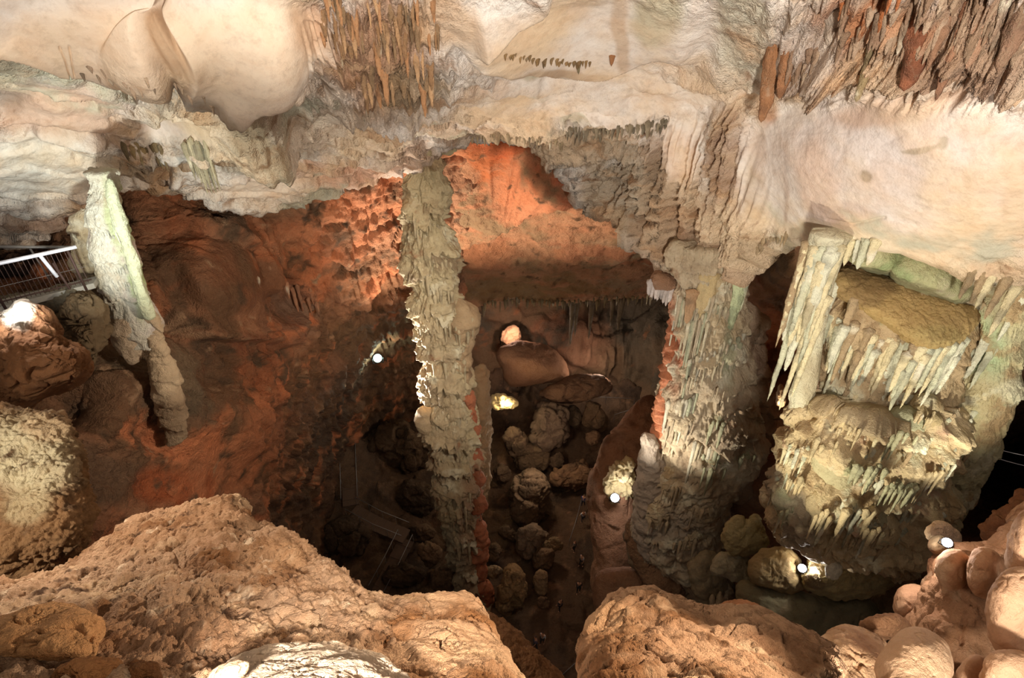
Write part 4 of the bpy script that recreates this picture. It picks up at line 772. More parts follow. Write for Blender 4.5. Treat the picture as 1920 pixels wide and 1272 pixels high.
rfr([(945, 100), (1010, 110), (1060, 116), (1110, 116)], 26, (7, 15), (4, 8), (150, 118, 76), 'tiny brown stalactite under the curved rim of the pale roof slab', 'fringe under the curved roof slab', 61, .25)
rfr([(880, 258), (930, 254), (1010, 262), (1060, 270)], 22, (8, 20), (3, 7), (186, 164, 130), 'tiny stalactite on the roof lip above the orange vault', 'fringe on the lip above the orange vault', 62, .15)
rfr([(1060, 245), (1120, 245), (1180, 240), (1250, 232)], 24, (10, 26), (5, 10), (150, 136, 112), 'tiny greyish stalactite in the row above the brown curtain', 'row above the brown curtain', 63, .25)
rfr([(225, 278), (250, 282), (290, 285), (310, 286)], 9, (18, 40), (5, 9), (150, 128, 92), 'short brown stalactite in the niche above the leaning column', 'stalactites in the niche above the leaning column', 64, .3)
rfr([(352, 292), (375, 296), (400, 300)], 11, (40, 72), (5, 9), (200, 188, 156), 'pale narrow stalactite in the tuft right of the leaning column', 'tuft of stalactites right of the leaning column', 65, .4)
rfr([(140, 128), (200, 146), (270, 160), (340, 172), (400, 186)], 16, (8, 22), (4, 9), (186, 160, 134), 'small grey-brown stalactite under the edge of the cream slab', 'fringe under the edge of the cream slab', 66, .25, 14)
rfr([(1420, 470), (1440, 448), (1480, 440)], 9, (10, 24), (5, 9), (176, 150, 116), 'small stalactite on the lip between the two masses', 'fringe on the lip between the masses', 67, .2)
roof_hang(1148, 105, 20, 10, (160, 110, 70), 'single small brown stalactite at the right end of the curved slab rim', seed=22, fwd=.3)
roof_hang(1086, 118, 22, 8, (140, 126, 92), 'single thin stalactite hanging below the curved slab fringe', seed=23, fwd=.3)
for (px, py, ln, w, base, label, group, seed, k), Yv in zip(_RQ, cast_Y([q[:2] for q in _RQ])):
    tag(hang(px, py, ln, w, Yv + w * .0003 * Yv, base, None, seed, up=.55, **k), label, 'stalactite', group, 'thing')
fringe([(905, 568), (960, 560), (1050, 566), (1130, 560), (1225, 556)], 44, (6, 22), (3, 7), None, (130, 110, 76), 'tiny stalactite on the low lip over the dark chamber', 'fringe on the low lip over the dark chamber', seed=9, jit=3)
for i, (x, y, l, w_) in enumerate([(1075, 560, 90, 12), (1082, 570, 60, 8), (1110, 565, 70, 10), (1166, 560, 60, 12), (906, 572, 24, 7), (1150, 566, 46, 9)]):
    tag(hang(x, y, l, w_, 46 + i % 3, (110, 92, 70), None, 700 + i), 'slim dark stalactite in the shadow of the far chamber', 'stalactite', 'dark stalactites in the far chamber', 'thing')
fringe([(480, 505), (520, 500), (560, 540), (600, 560)], 12, (20, 54), (4, 9), None, (160, 110, 80), 'thin rusty stalactite on the middle of the left wall', 'rusty stalactites on the left wall', seed=12, jit=22)

# ------------------------------------------------------------------ boulders
LB = (186, 142, 100)
FP = [((134, 92, 58), .9, -.05, .45, 3), ((206, 172, 136), 1.4, .15, .55, 4), ((110, 76, 48), 2.4, .25, .55, 5)]
# ledge in front of the viewpoint
rock('rocky_ridge', [(-120, 1130), (-40, 1098), (40, 1092), (100, 1082), (140, 1062), (175, 1028), (215, 996), (245, 980), (290, 960), (318, 958), (350, 944), (400, 938), (440, 937), (470, 950), (478, 985), (500, 992), (535, 1000), (575, 1024), (590, 1052), (630, 1066), (660, 1090), (700, 1112), (770, 1120), (800, 1180), (760, 1260), (640, 1340), (400, 1380), (100, 1380), (-120, 1360)],
     4.7, .85, M_FORE, grad=(0, -1.15), style='crust', amp=.12, freq=2.1, base=(186, 150, 118), patches=FP + [((86, 60, 42), 3.5, .22, .5, 6), ((224, 196, 164), 4.0, .3, .6, 7)], spots=[(330, 1000, 140, 50, (178, 136, 100), .7, -15), (520, 1050, 70, 40, (176, 132, 92), .7), (330, 1220, 200, 50, (136, 94, 62), .6), (395, 1060, 46, 34, (190, 146, 112), .6)], lumps=[(400, 1060, 45, .22), (530, 1040, 60, .18), (330, 1130, 60, .15), (430, 1135, 40, .15)], seed=3, n=960, center=(330, 1150))
tag(bpy.data.objects['rocky_ridge'], 'long crusty brown ridge in front of the viewer, peaked at its middle', 'rock', kind='thing')
rock('cracked_boulder', [(470, 1262), (540, 1200), (600, 1165), (650, 1140), (700, 1118), (770, 1112), (850, 1113), (890, 1122), (908, 1145), (925, 1185), (950, 1222), (972, 1262), (985, 1320), (900, 1390), (600, 1400), (440, 1340)], 3.95, .8, M_FORE, grad=(0, -1.2), style='cracked', amp=.12, freq=1.7, base=(206, 164, 126), patches=[((160, 110, 68), .9, -.05, .45, 3), ((214, 176, 136), 1.2, .15, .5, 4)], lumps=[(820, 1140, 80, .15)], seed=13, n=640, center=(740, 1240))
tag(bpy.data.objects['cracked_boulder'], 'broad tan boulder with dark cracks, bottom centre, overlooking the pit', 'boulder', kind='thing')
rockY('rock_slope', [(880, 1135), (915, 1150), (960, 1178), (1000, 1215), (1040, 1250), (1075, 1290), (1090, 1360), (960, 1380), (900, 1300), (870, 1200)], 4.6, .6, 'dark brown sloping rock edge right of the cracked tan boulder', 'rock', Yt=5.2, Yb=3.6, style='crust', amp=.1, freq=1.6, base=(130, 90, 58), seed=14)
rock('pale_boulder', [(385, 1280), (420, 1248), (470, 1226), (530, 1211), (600, 1204), (660, 1212), (710, 1234), (752, 1262), (790, 1310), (780, 1400), (560, 1440), (380, 1400)], 2.25, .5, M_SMOOTH, grad=(0, -.5), style='cracked', amp=.045, freq=3.5, base=(226, 200, 172), patches=[((200, 160, 128), 1.5, .05, .5, 3)], seed=15, n=420)
tag(bpy.data.objects['pale_boulder'], 'brightly lit cream boulder at the bottom edge, nearest the viewer', 'boulder', kind='thing')
rockY('lit_rock', [(392, 1270), (420, 1248), (450, 1234), (470, 1240), (468, 1262), (440, 1290), (400, 1296)], 1.0, .08, 'small fluted pale rock left of the bright cream boulder', 'rock', style='cracked', amp=.03, freq=4, base=(206, 172, 138), mat=M_SMOOTH, seed=16)
rock('cracked_boulder', [(1086, 1235), (1096, 1185), (1108, 1160), (1122, 1146), (1132, 1124), (1150, 1108), (1190, 1098), (1225, 1104), (1262, 1122), (1310, 1138), (1370, 1150), (1430, 1158), (1480, 1172), (1530, 1186), (1580, 1210), (1590, 1300), (1500, 1390), (1240, 1400), (1090, 1350), (1084, 1280)], 4.5, .8, M_FORE, grad=(0, -1.15), style='cracked', amp=.13, freq=1.7,
     base=(186, 146, 112), patches=FP, lumps=[(1200, 1150, 80, .2), (1150, 1230, 60, .12)], spots=[(1150, 1180, 60, 60, (204, 160, 116), .6), (1480, 1220, 90, 40, (130, 90, 60), .6)], seed=17, n=640, center=(1300, 1240))
tag(bpy.data.objects['cracked_boulder.001'], 'brown fissured boulder right of the dark pit gap, bottom edge', 'boulder', kind='thing')
rockY('boulder', [(1342, 1146), (1352, 1132), (1380, 1122), (1420, 1134), (1450, 1156), (1480, 1176), (1440, 1190), (1370, 1180)], 5.6, .35, 'small red-brown hump behind the fissured boulder', Yt=5.9, Yb=5.2, style='crust', amp=.05, freq=2.5, base=(176, 120, 82), seed=18)
PK = (206, 164, 124); PP = [((172, 126, 90), 1.0, 0, .5, 3), ((222, 186, 150), 1.2, .15, .5, 4)]
rockY('boulder', [(1496, 1272), (1510, 1235), (1530, 1200), (1562, 1172), (1600, 1170), (1640, 1188), (1668, 1210), (1672, 1260), (1660, 1340), (1500, 1370)], 3.6, .5, 'tan angular boulder left of the smooth round one, bottom right', Yt=4.2, Yb=2.8, style='cracked', amp=.06, freq=2.2, base=PK, patches=PP, seed=19, mat=M_SMOOTH)
rockY('boulder', [(1640, 1262), (1652, 1222), (1676, 1190), (1712, 1176), (1750, 1184), (1776, 1208), (1788, 1246), (1780, 1290), (1740, 1330), (1660, 1320)], 3.1, .42, 'smooth egg-shaped pinkish boulder at the bottom right', Yt=3.5, Yb=2.6, style='lump', amp=.06, freq=2.5, base=(214, 172, 134), patches=PP, seed=20, mat=M_SMOOTH)
rockY('boulder', [(1606, 1172), (1630, 1156), (1664, 1148), (1696, 1156), (1712, 1176), (1690, 1200), (1640, 1196)], 4.6, .3, 'small dull brown boulder behind the angular tan and egg-shaped boulders', style='crust', amp=.05, freq=2.4, base=(160, 116, 82), seed=21)
rockY('boulder', [(1680, 1150), (1678, 1118), (1690, 1102), (1722, 1100), (1744, 1110), (1750, 1140), (1730, 1164), (1700, 1166)], 5.6, .4, 'rounded pink-brown boulder at the upper left end of the right rock slope', style='lump', amp=.09, freq=2.2, base=(206, 160, 124), patches=PP, seed=22, mat=M_SMOOTH)
rockY('rock_slope', [(1690, 1180), (1720, 1140), (1726, 1106), (1746, 1080), (1752, 1040), (1790, 1022), (1840, 1020), (1870, 1000), (1900, 960), (1960, 920), (2060, 960), (2060, 1200), (1940, 1300), (1800, 1320), (1740, 1250)], 5.4, .9, 'knobbly pink-brown rock slope climbing to the right edge', 'rock', Yt=7.0, Yb=3.6, style='boulder', amp=.16, freq=1.5, base=(196, 150, 114), patches=PP + [((130, 84, 60), 1.0, .15, .5, 8)], seed=23, n=520, center=(1860, 1130), lumps=[(1800, 1060, 50, .35), (1760, 1110, 40, .25), (1850, 1060, 40, .25), (1840, 1140, 50, .2)])
for ol, Y0, th, lb, sd in (([(1756, 1060), (1770, 1034), (1800, 1030), (1818, 1050), (1826, 1090), (1810, 1120), (1776, 1120), (1758, 1092)], 5.3, .35, 'smooth upright pinkish knob on the left of the right rock slope', 31), ([(1812, 1048), (1830, 1026), (1860, 1030), (1880, 1056), (1876, 1100), (1850, 1124), (1820, 1110)], 5.0, .35, 'second smooth pinkish knob, right of the upright one on the slope', 32),
                       ([(1852, 1130), (1868, 1090), (1890, 1068), (1930, 1060), (1990, 1080), (2000, 1180), (1960, 1240), (1900, 1250), (1866, 1220), (1850, 1180)], 3.8, .45, 'large smooth boulder cut by the right edge above the lower corner', 33), ([(1834, 1272), (1850, 1236), (1880, 1220), (1920, 1222), (1980, 1250), (1990, 1330), (1900, 1350), (1840, 1330)], 3.0, .35, 'boulder in the bottom right corner', 34),
                       ([(1892, 1070), (1884, 1040), (1896, 1000), (1916, 960), (1950, 930), (1990, 960), (1990, 1080), (1930, 1090)], 4.6, .4, 'upright smooth rib of rock at the right edge', 35), ([(1800, 1272), (1806, 1250), (1830, 1232), (1850, 1240), (1850, 1290), (1820, 1310)], 3.4, .2, 'small rounded stone between egg-shaped boulder and corner boulder', 36),
                       ([(1740, 1030), (1744, 1010), (1762, 1000), (1780, 1010), (1786, 1036), (1766, 1050)], 6.2, .3, 'small dark stone just below the far right spotlight', 37)):
    rockY('boulder', ol, Y0, th, lb, style='lump', amp=.09, freq=2.0, base=(208, 164, 128) if sd != 37 else (130, 112, 84), patches=PP, seed=sd, mat=M_SMOOTH)
rockY('boulder', [(1845, 1010), (1850, 980), (1880, 966), (1896, 940), (1930, 920), (1960, 950), (1950, 1010), (1900, 1030), (1866, 1028)], 7.4, .5, 'dark orange knobbly rock above the right rock slope', 'rock', style='cauli', amp=.16, freq=3.0, base=(130, 84, 54), seed=41)
# left side
rockY('crusty_boulder', [(-80, 790), (-30, 768), (20, 768), (60, 770), (100, 776), (130, 792), (140, 830), (152, 870), (164, 920), (166, 980), (150, 1030), (110, 1070), (40, 1092), (-80, 1100)], 6.4, .9, 'large crusty boulder at the left edge with a pale lamplit face', Yt=7.6, Yb=4.9, style='crust', amp=.17, freq=1.9, base=(150, 112, 76), patches=[((110, 84, 60), 2.4, .15, .5, 6)], spots=[(50, 850, 90, 80, (224, 208, 170), .9), (40, 950, 50, 34, (206, 186, 146), .7), (90, 800, 50, 30, (214, 180, 140), .7)], seed=42)
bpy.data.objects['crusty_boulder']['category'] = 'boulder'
rockY('boulder', [(-80, 600), (-20, 590), (10, 590), (40, 566), (62, 580), (100, 602), (118, 640), (160, 660), (166, 690), (140, 715), (100, 740), (60, 764), (0, 772), (-80, 780)], 10.4, 1.3, 'big brown boulder below the walkway with a glaring white lit patch', style='cracked', amp=.28, freq=.9, base=(150, 104, 70), patches=[((120, 80, 52), .6, 0, .4, 3)], spots=[(30, 590, 30, 26, (230, 226, 210), .8)], seed=43)  # white spot paints a lamp's pool of light into the rock colour
rockY('boulder', [(60, 600), (80, 570), (120, 548), (160, 540), (190, 560), (200, 600), (196, 650), (180, 690), (160, 672), (130, 650), (100, 640)], 13.2, .9, 'grey-brown rock at the foot of the walkway, left of the leaning column', style='cracked', amp=.3, freq=1.1, base=(128, 108, 82), seed=44)
rockY('boulder', [(-60, 1180), (0, 1150), (60, 1134), (120, 1130), (160, 1142), (186, 1166), (194, 1200), (190, 1228), (150, 1242), (100, 1236), (50, 1226), (-60, 1232)], 1.72, .2, 'split orange-tan boulder lying on the ridge at the left edge', Yt=1.9, Yb=1.5, style='cracked', amp=.05, freq=3.0, base=(196, 146, 98), seed=45, n=330)
rockY('boulder', [(90, 1278), (100, 1250), (140, 1238), (190, 1244), (226, 1250), (232, 1290), (180, 1320), (100, 1310)], 1.25, .13, 'small orange-tan rock just below the split boulder, bottom left', style='cracked', amp=.05, freq=3.2, base=(180, 126, 80), seed=46)
rockY('boulder', [(224, 1262), (240, 1236), (280, 1232), (306, 1252), (304, 1290), (250, 1310)], 1.25, .11, 'dark crusty stone at the bottom edge right of the small orange rock', style='crust', amp=.04, freq=3.2, base=(140, 94, 58), seed=47)
R = np.random.default_rng(77)
def boulder(cx, cy, rx, ry, label, rot=0, Y=None, z=1.6, base=(120, 94, 68), group=None, style='block', mat=None):
    sd = int(cx * 7 + cy) % 97; RR = np.random.default_rng(sd); n = 9; a = np.linspace(0, 2 * math.pi, n, endpoint=False) + RR.uniform(-.15, .15, n); k = RR.uniform(.72, 1.16, n)
    c, s = math.cos(math.radians(rot)), math.sin(math.radians(rot))
    u, v = rx * k * np.cos(a) * 1.12, ry * k * np.sin(a) * 1.12
    Y = Y or floorY(cy + ry * .3, z); d = float(depY(cy, Y)); th = min(rx, ry) / F * d * .9
    o = rock('boulder', np.stack([cx + u * c - v * s, cy + u * s + v * c], 1), d, th, mat or M_DARK, style=style, amp=.2 * th, freq=1.0 / max(th, .3), base=base, patches=[(tuple(int(b * .75) for b in base), .5, 0, .4, sd)], seed=sd, power=2.8)
    tag(o, label, 'boulder', group, 'thing')
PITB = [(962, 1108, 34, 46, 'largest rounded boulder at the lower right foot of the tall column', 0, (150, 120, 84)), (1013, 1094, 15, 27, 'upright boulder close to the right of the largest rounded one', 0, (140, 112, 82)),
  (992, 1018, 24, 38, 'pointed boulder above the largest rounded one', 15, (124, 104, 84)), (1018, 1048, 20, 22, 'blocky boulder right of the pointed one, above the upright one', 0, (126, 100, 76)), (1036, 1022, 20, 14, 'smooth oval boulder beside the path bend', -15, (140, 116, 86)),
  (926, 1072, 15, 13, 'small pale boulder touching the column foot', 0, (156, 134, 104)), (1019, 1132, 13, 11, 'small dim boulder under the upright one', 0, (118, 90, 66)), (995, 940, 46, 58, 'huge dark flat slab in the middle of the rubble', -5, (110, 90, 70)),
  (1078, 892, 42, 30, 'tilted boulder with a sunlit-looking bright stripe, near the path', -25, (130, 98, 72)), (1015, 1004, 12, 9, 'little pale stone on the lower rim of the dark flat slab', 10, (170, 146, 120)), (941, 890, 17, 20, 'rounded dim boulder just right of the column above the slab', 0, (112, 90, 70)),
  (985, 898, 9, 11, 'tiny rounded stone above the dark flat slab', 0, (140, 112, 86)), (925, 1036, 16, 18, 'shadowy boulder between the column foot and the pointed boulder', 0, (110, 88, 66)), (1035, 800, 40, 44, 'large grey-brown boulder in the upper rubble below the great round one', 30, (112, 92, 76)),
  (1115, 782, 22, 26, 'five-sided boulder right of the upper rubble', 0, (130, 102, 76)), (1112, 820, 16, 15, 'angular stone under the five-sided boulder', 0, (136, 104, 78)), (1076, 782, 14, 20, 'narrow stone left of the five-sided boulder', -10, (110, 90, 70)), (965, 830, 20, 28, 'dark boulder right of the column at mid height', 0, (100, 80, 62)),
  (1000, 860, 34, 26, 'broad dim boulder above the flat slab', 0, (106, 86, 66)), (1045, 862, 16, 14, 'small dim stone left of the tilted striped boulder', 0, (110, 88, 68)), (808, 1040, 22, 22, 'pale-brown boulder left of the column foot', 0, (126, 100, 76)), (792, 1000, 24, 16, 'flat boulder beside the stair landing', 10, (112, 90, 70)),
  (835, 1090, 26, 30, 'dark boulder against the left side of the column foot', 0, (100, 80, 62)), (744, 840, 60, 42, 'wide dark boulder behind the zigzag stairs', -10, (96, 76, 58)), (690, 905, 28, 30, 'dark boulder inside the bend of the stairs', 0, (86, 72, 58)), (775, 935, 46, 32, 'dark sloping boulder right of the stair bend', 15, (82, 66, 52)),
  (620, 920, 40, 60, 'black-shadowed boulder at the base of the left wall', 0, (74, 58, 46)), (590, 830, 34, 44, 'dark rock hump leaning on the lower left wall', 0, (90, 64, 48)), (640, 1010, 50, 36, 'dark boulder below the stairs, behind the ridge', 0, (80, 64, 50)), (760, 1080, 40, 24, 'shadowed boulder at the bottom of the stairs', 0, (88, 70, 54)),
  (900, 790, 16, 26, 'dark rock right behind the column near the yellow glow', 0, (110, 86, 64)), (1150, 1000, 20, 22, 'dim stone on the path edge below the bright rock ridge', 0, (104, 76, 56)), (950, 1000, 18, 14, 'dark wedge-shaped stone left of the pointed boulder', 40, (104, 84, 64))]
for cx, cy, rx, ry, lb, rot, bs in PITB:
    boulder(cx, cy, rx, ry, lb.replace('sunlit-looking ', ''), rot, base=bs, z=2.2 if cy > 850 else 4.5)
rockY('great_boulder', [(928, 668), (940, 650), (965, 640), (1000, 640), (1035, 656), (1060, 680), (1066, 702), (1050, 716), (1010, 722), (970, 722), (948, 712), (944, 690)], 49.5, 3.4, 'great smooth orange-brown boulder in front of the lit alcove', mat=M_WALL, style='smooth', amp=.6, freq=.4, base=(170, 124, 94), seed=51)
rockY('boulder', [(1000, 740), (1050, 710), (1090, 700), (1140, 705), (1150, 735), (1110, 750), (1040, 760)], 47, 2.2, 'shadowed boulder right below the great orange-brown one', mat=M_DARK, style='boulder', amp=.5, freq=.4, base=(120, 88, 66), seed=52)
rockY('rock_ridge', [(1214, 736), (1232, 748), (1244, 800), (1230, 840), (1204, 870), (1196, 920), (1200, 980), (1224, 1040), (1232, 1090), (1190, 1130), (1120, 1160), (1108, 1110), (1112, 1060), (1098, 1000), (1096, 940), (1106, 880), (1140, 820), (1180, 770)], 29, 2.6, 'long reddish-brown rock ridge descending between the path and the serrated column', 'rock', mat=M_WALL, Yt=36, Yb=23, style='boulder', amp=.5, freq=.35, base=(160, 120, 92), patches=[((120, 88, 66), .3, 0, .4, 3)], seed=53, n=360)
rockY('boulder', [(1115, 1075), (1150, 1062), (1200, 1064), (1232, 1090), (1230, 1140), (1180, 1170), (1130, 1170), (1110, 1130)], 20, 1.2, 'rounded brown boulder at the lower end of the reddish ridge', mat=M_WALL, style='smooth', amp=.2, freq=.7, base=(146, 108, 82), seed=54)
rockY('boulder', [(1170, 980), (1190, 960), (1230, 1000), (1262, 1060), (1290, 1120), (1270, 1150), (1220, 1120), (1180, 1050)], 20, 1.0, 'brown slab leaning under the lower lobe of the serrated column', mat=M_WALL, style='boulder', amp=.25, freq=.7, base=(140, 108, 82), seed=55)
rockY('white_flowstone', [(1132, 915), (1140, 895), (1150, 880), (1152, 868), (1172, 864), (1190, 870), (1200, 895), (1196, 925), (1170, 932), (1146, 930)], 28.4, .7, 'jagged pale rock lit white behind the pit-side spotlight', 'rock', mat=M_FLOW, style='block', amp=.45, freq=1.1, base=(206, 188, 140), seed=56)
rockY('lit_rock', [(944, 650), (940, 626), (948, 614), (962, 608), (974, 612), (978, 632), (968, 650)], 55, .8, 'bright pinkish rock inside the small lit alcove at the back', 'rock', mat=M_FLOW, style='cracked', amp=.35, freq=.9, base=(226, 176, 140), seed=57)
rockY('lit_rock', [(916, 760), (920, 740), (936, 736), (950, 742), (966, 744), (974, 756), (964, 768), (936, 770)], 43.5, .9, 'yellow-lit rock at the right side of the tall column', 'rock', mat=M_FLOW, style='boulder', amp=.4, freq=.8, base=(222, 196, 140), seed=58)
for x, y, sx, sy, lb in ((1350, 1128, 10, 22, 'thin grey drip column under the lower left masses'), (1336, 1132, 8, 20, 'shorter grey drip column beside the thin one'), (1464, 740, 10, 22, 'lamplit pale knob in the dark gap between the masses')):
    rockY('stalagmite', [(x - sx, y + sy), (x - sx * .6, y - sy * .5), (x, y - sy), (x + sx * .6, y - sy * .4), (x + sx, y + sy)], 14.5 if y > 1000 else 24, .2 if y > 1000 else .5, lb, 'stalagmite', mat=M_FLOW, style='cauli', amp=.08, freq=3, base=(190, 170, 140), seed=int(x))

# ------------------------------------------------------------------ made things: rails, stairs, floodlights, visitors
M_RAIL = mat_plain('painted_steel', (226, 226, 240), .4, .1); M_RUST = mat_plain('rusty_steel', (74, 52, 46), .7, .3); M_GREY = mat_plain('dull_steel', (130, 126, 124), .5, .5)
M_CONC = mat_plain('concrete', (150, 144, 134), .9); M_BLACK = mat_plain('black_metal', (30, 30, 32), .5, .4); M_STEP = mat_plain('stair_boards', (84, 64, 50), .9)
M_GLW = mat_plain('lamp_glass_white', (255, 250, 240), .3, 0, (1, .93, 1.0), 30); M_GLG = mat_plain('lamp_glass_green', (240, 255, 245), .3, 0, (.62, 1, .85), 22); M_GLY = mat_plain('lamp_glass_warm', (255, 240, 210), .3, 0, (1, .82, .5), 14)
def tube(name, pts, r, mat, parent, n=8):
    pts = np.array(pts, float); Vs = []; N = len(pts)
    for i, p in enumerate(pts):
        t = pts[min(i + 1, N - 1)] - pts[max(i - 1, 0)]; t /= np.linalg.norm(t) + 1e-9
        a = np.cross(t, [0, 0, 1.]); a = a if np.linalg.norm(a) > 1e-3 else np.cross(t, [1., 0, 0]); a /= np.linalg.norm(a); b = np.cross(t, a)
        th = np.linspace(0, 2 * math.pi, n, endpoint=False)
        Vs.append(p + r * (np.cos(th)[:, None] * a + np.sin(th)[:, None] * b))
    V = np.concatenate(Vs + [pts[:1], pts[-1:]]); Q = grid_faces(N, n, True); k = np.arange(n); m = N * n
    T = np.vstack([np.stack([np.full(n, m), (k + 1) % n, k], 1), np.stack([np.full(n, m + 1), (N - 1) * n + k, (N - 1) * n + (k + 1) % n], 1)])
    me = tri_quad(name, V, Q, T, np.ones((len(V), 3)) * .5, smooth=n > 5)
    return place(name, me, V, mat, parent)
def slab(name, top, thick, mat, parent=None):     # a plate under a quad strip of left/right points
    L_, R_ = np.array(top[0], float), np.array(top[1], float); n = len(L_); dz = np.array([0, 0, -thick])
    V = np.concatenate([L_, R_, R_ + dz, L_ + dz]); F_ = []
    for i in range(n - 1):
        for a, b in ((0, 1), (1, 2), (2, 3), (3, 0)): F_.append((a * n + i, a * n + i + 1, b * n + i + 1, b * n + i))
    F_ += [(0, n, 2 * n, 3 * n), (n - 1, 4 * n - 1, 3 * n - 1, 2 * n - 1)]
    me = mesh_np(name, V, np.array(F_), np.ones((len(V), 3)) * .5, False)
    if parent: return place(name, me, V, mat, parent)
    return place(name, me, V, mat)

# walkway at the left with its near and far rails
A, B = atY(-150, 526, 11.6), atY(143, 463, 13.8)
H = 1.12
walk = slab('walkway', ([A - [0, 0, H], B - [0, 0, H]], [A - [0, 0, H] + [-.2, .5, 0], B - [0, 0, H] + [-.2, .5, 0]]), .16, M_CONC)
tag(walk, 'concrete walkway edge carrying the railing at the left', 'walkway', kind='thing')
rl = empty('metal_railing', A - [0, 0, H], 'near railing of the left walkway, white handrail with thin vertical bars', 'railing')
tube('handrail', [A, B], .055, M_RAIL, rl); tube('bottom_rail', [A - [0, 0, H - .12], B - [0, 0, H - .12]], .02, M_RUST, rl); tube('middle_wire', [A - [0, 0, .6], B - [0, 0, .6]], .008, M_GREY, rl)
for t in np.linspace(.04, .97, 30): tube('bar', [A + (B - A) * t, A + (B - A) * t - [0, 0, H - .05]], .009, M_RUST, rl, 5)
for t in (.05, .36, .93): tube('post', [A + (B - A) * t, A + (B - A) * t - [0, 0, H + .15]], .035, M_RUST, rl, 6)
t = .74; tube('post', [A + (B - A) * t - [0, 0, .03], A + (B - A) * (t + .04) - [0, 0, H * .62]], .05, M_RAIL, rl, 6)['label'] = 'white lit upper half of the post'  # white steel stands in for light falling on the upper post
t = .79; tube('post', [A + (B - A) * t - [0, -.03, .3], A + (B - A) * (t + .05) - [0, 0, H + .6]], .035, M_RUST, rl, 6)
A2, B2 = atY(-150, 462, 14.2), atY(150, 464, 15.6)
r2 = empty('metal_railing', A2 - [0, 0, 1.1], 'far grey railing on the other side of the left walkway', 'railing')
tube('handrail', [A2, B2], .05, M_GREY, r2)
for t in (.2, .66, .96): tube('post', [A2 + (B2 - A2) * t, A2 + (B2 - A2) * (t + .03) - [0, 0, 1.1]], .03, M_GREY, r2, 6)
# dry stone packing under the walkway: countable stones
R = np.random.default_rng(12)
for i in range(46):
    t = R.uniform(.3, 1); k = R.integers(0, 3); x = -150 + 293 * t; y = 586 - 62 * (t - .2) + k * 13 + R.uniform(-3, 3)
    if x < -20: continue
    o = rock('packing_stone', [(x + a * 9 * R.uniform(.8, 1.1), y + b * 6 * R.uniform(.8, 1.1)) for a, b in ((-1, 0), (-.7, -.8), (.1, -1), (.8, -.7), (1, .1), (.7, .8), (-.1, 1), (-.8, .7))], float(depY(y, 11.6 + 2.2 * t + .05)), .12, M_FORE, style='boulder', amp=.02, freq=4, base=(150, 140, 118), n=28, seed=i)
    tag(o, 'small grey stone packed in the rubble wall under the left walkway', 'stone', 'rubble stones under the walkway', 'thing')
rockY('boulder', [(-40, 560), (20, 556), (80, 542), (136, 530), (150, 560), (120, 590), (60, 600), (-40, 620)], 13.4, .5, 'rubble bank of grey rock directly under the left walkway', 'rock', style='crust', amp=.12, freq=1.6, base=(120, 110, 92), seed=71)

# zigzag stairs in the pit
def pit(px, py, z): return atY(px, py, (45 - z) / math.tan(float(dep(py))))
def ribbon(name, mid, w, label, steps=True):
    M = [pit(*m) for m in mid]; L_, R_ = [], []
    for i, p in enumerate(M):
        t = M[min(i + 1, len(M) - 1)] - M[max(i - 1, 0)]; s = np.cross(t, [0, 0, 1.]); s /= np.linalg.norm(s); L_.append(p - s * w / 2); R_.append(p + s * w / 2)
    root = empty(name, M[-1], label, 'stairs'); slab('deck', (L_, R_), .15, M_STEP, root)
    for nm, S_ in (('handrail', L_), ('handrail', R_)):
        hr = tube(nm, [p + [0, 0, 1.05] for p in S_], .035, M_GREY, root, 6)
        for i in range(len(S_) - 1):
            n = max(2, int(np.linalg.norm(S_[i + 1] - S_[i]) / 1.8))
            for j in range(n): q = S_[i] + (S_[i + 1] - S_[i]) * j / n; tube('baluster', [q, q + [0, 0, 1.05]], .02, M_GREY, root, 5)
    if steps:
        for i in range(len(M) - 1):
            n = int(np.linalg.norm(M[i + 1] - M[i]) / .9)
            for j in range(n):
                a = (j + .2) / n; b = (j + .5) / n
                slab('step', ([L_[i] + (L_[i + 1] - L_[i]) * a + [0, 0, .05], L_[i] + (L_[i + 1] - L_[i]) * b + [0, 0, .05]], [R_[i] + (R_[i + 1] - R_[i]) * a + [0, 0, .05], R_[i] + (R_[i + 1] - R_[i]) * b + [0, 0, .05]]), .05, M_STEP, root)
ribbon('staircase', [(654, 790, 7.5), (655, 870, 6), (658, 948, 4.5)], 1.5, 'upper straight flight of dark stairs running down the left of the pit')
ribbon('staircase', [(660, 958, 4.4), (710, 985, 3.9), (762, 1006, 3.4)], 1.5, 'middle slanting flight of stairs between the two stair bends')
ribbon('staircase', [(762, 1012, 3.3), (738, 1062, 2.6), (708, 1118, 2.0)], 1.5, 'lowest flight of stairs disappearing behind the foreground ridge')
ribbon('staircase', [(652, 778, 7.8), (690, 748, 8.2), (730, 726, 8.4), (790, 718, 8.6)], 1.5, 'uppermost curved stair landing leading behind the tall column', False)
def rail(name, pts, label, r=.03, h=1.0, posts=True, mat=None, cat='railing'):
    P = [pit(*p) for p in pts]; root = empty(name, P[0] - [0, 0, h], label, cat)
    tube('handrail', P, r, mat or M_GREY, root, 6)
    if posts:
        for a, b in zip(P[:-1], P[1:]):
            n = max(1, int(np.linalg.norm(b - a) / 1.6))
            for j in range(n + 1): q = a + (b - a) * j / n; tube('post', [q, q - [0, 0, h]], r * .7, mat or M_GREY, root, 5)
rail('railing', [(1092, 930, 2.5), (1082, 970, 2.3), (1068, 1014, 2.2)], 'thin handrail along the path beside the reddish ridge')
rail('railing', [(1052, 1268, 2.2), (1074, 1248, 2.2), (1096, 1230, 2.2)], 'short handrail at the bottom of the pit gap')
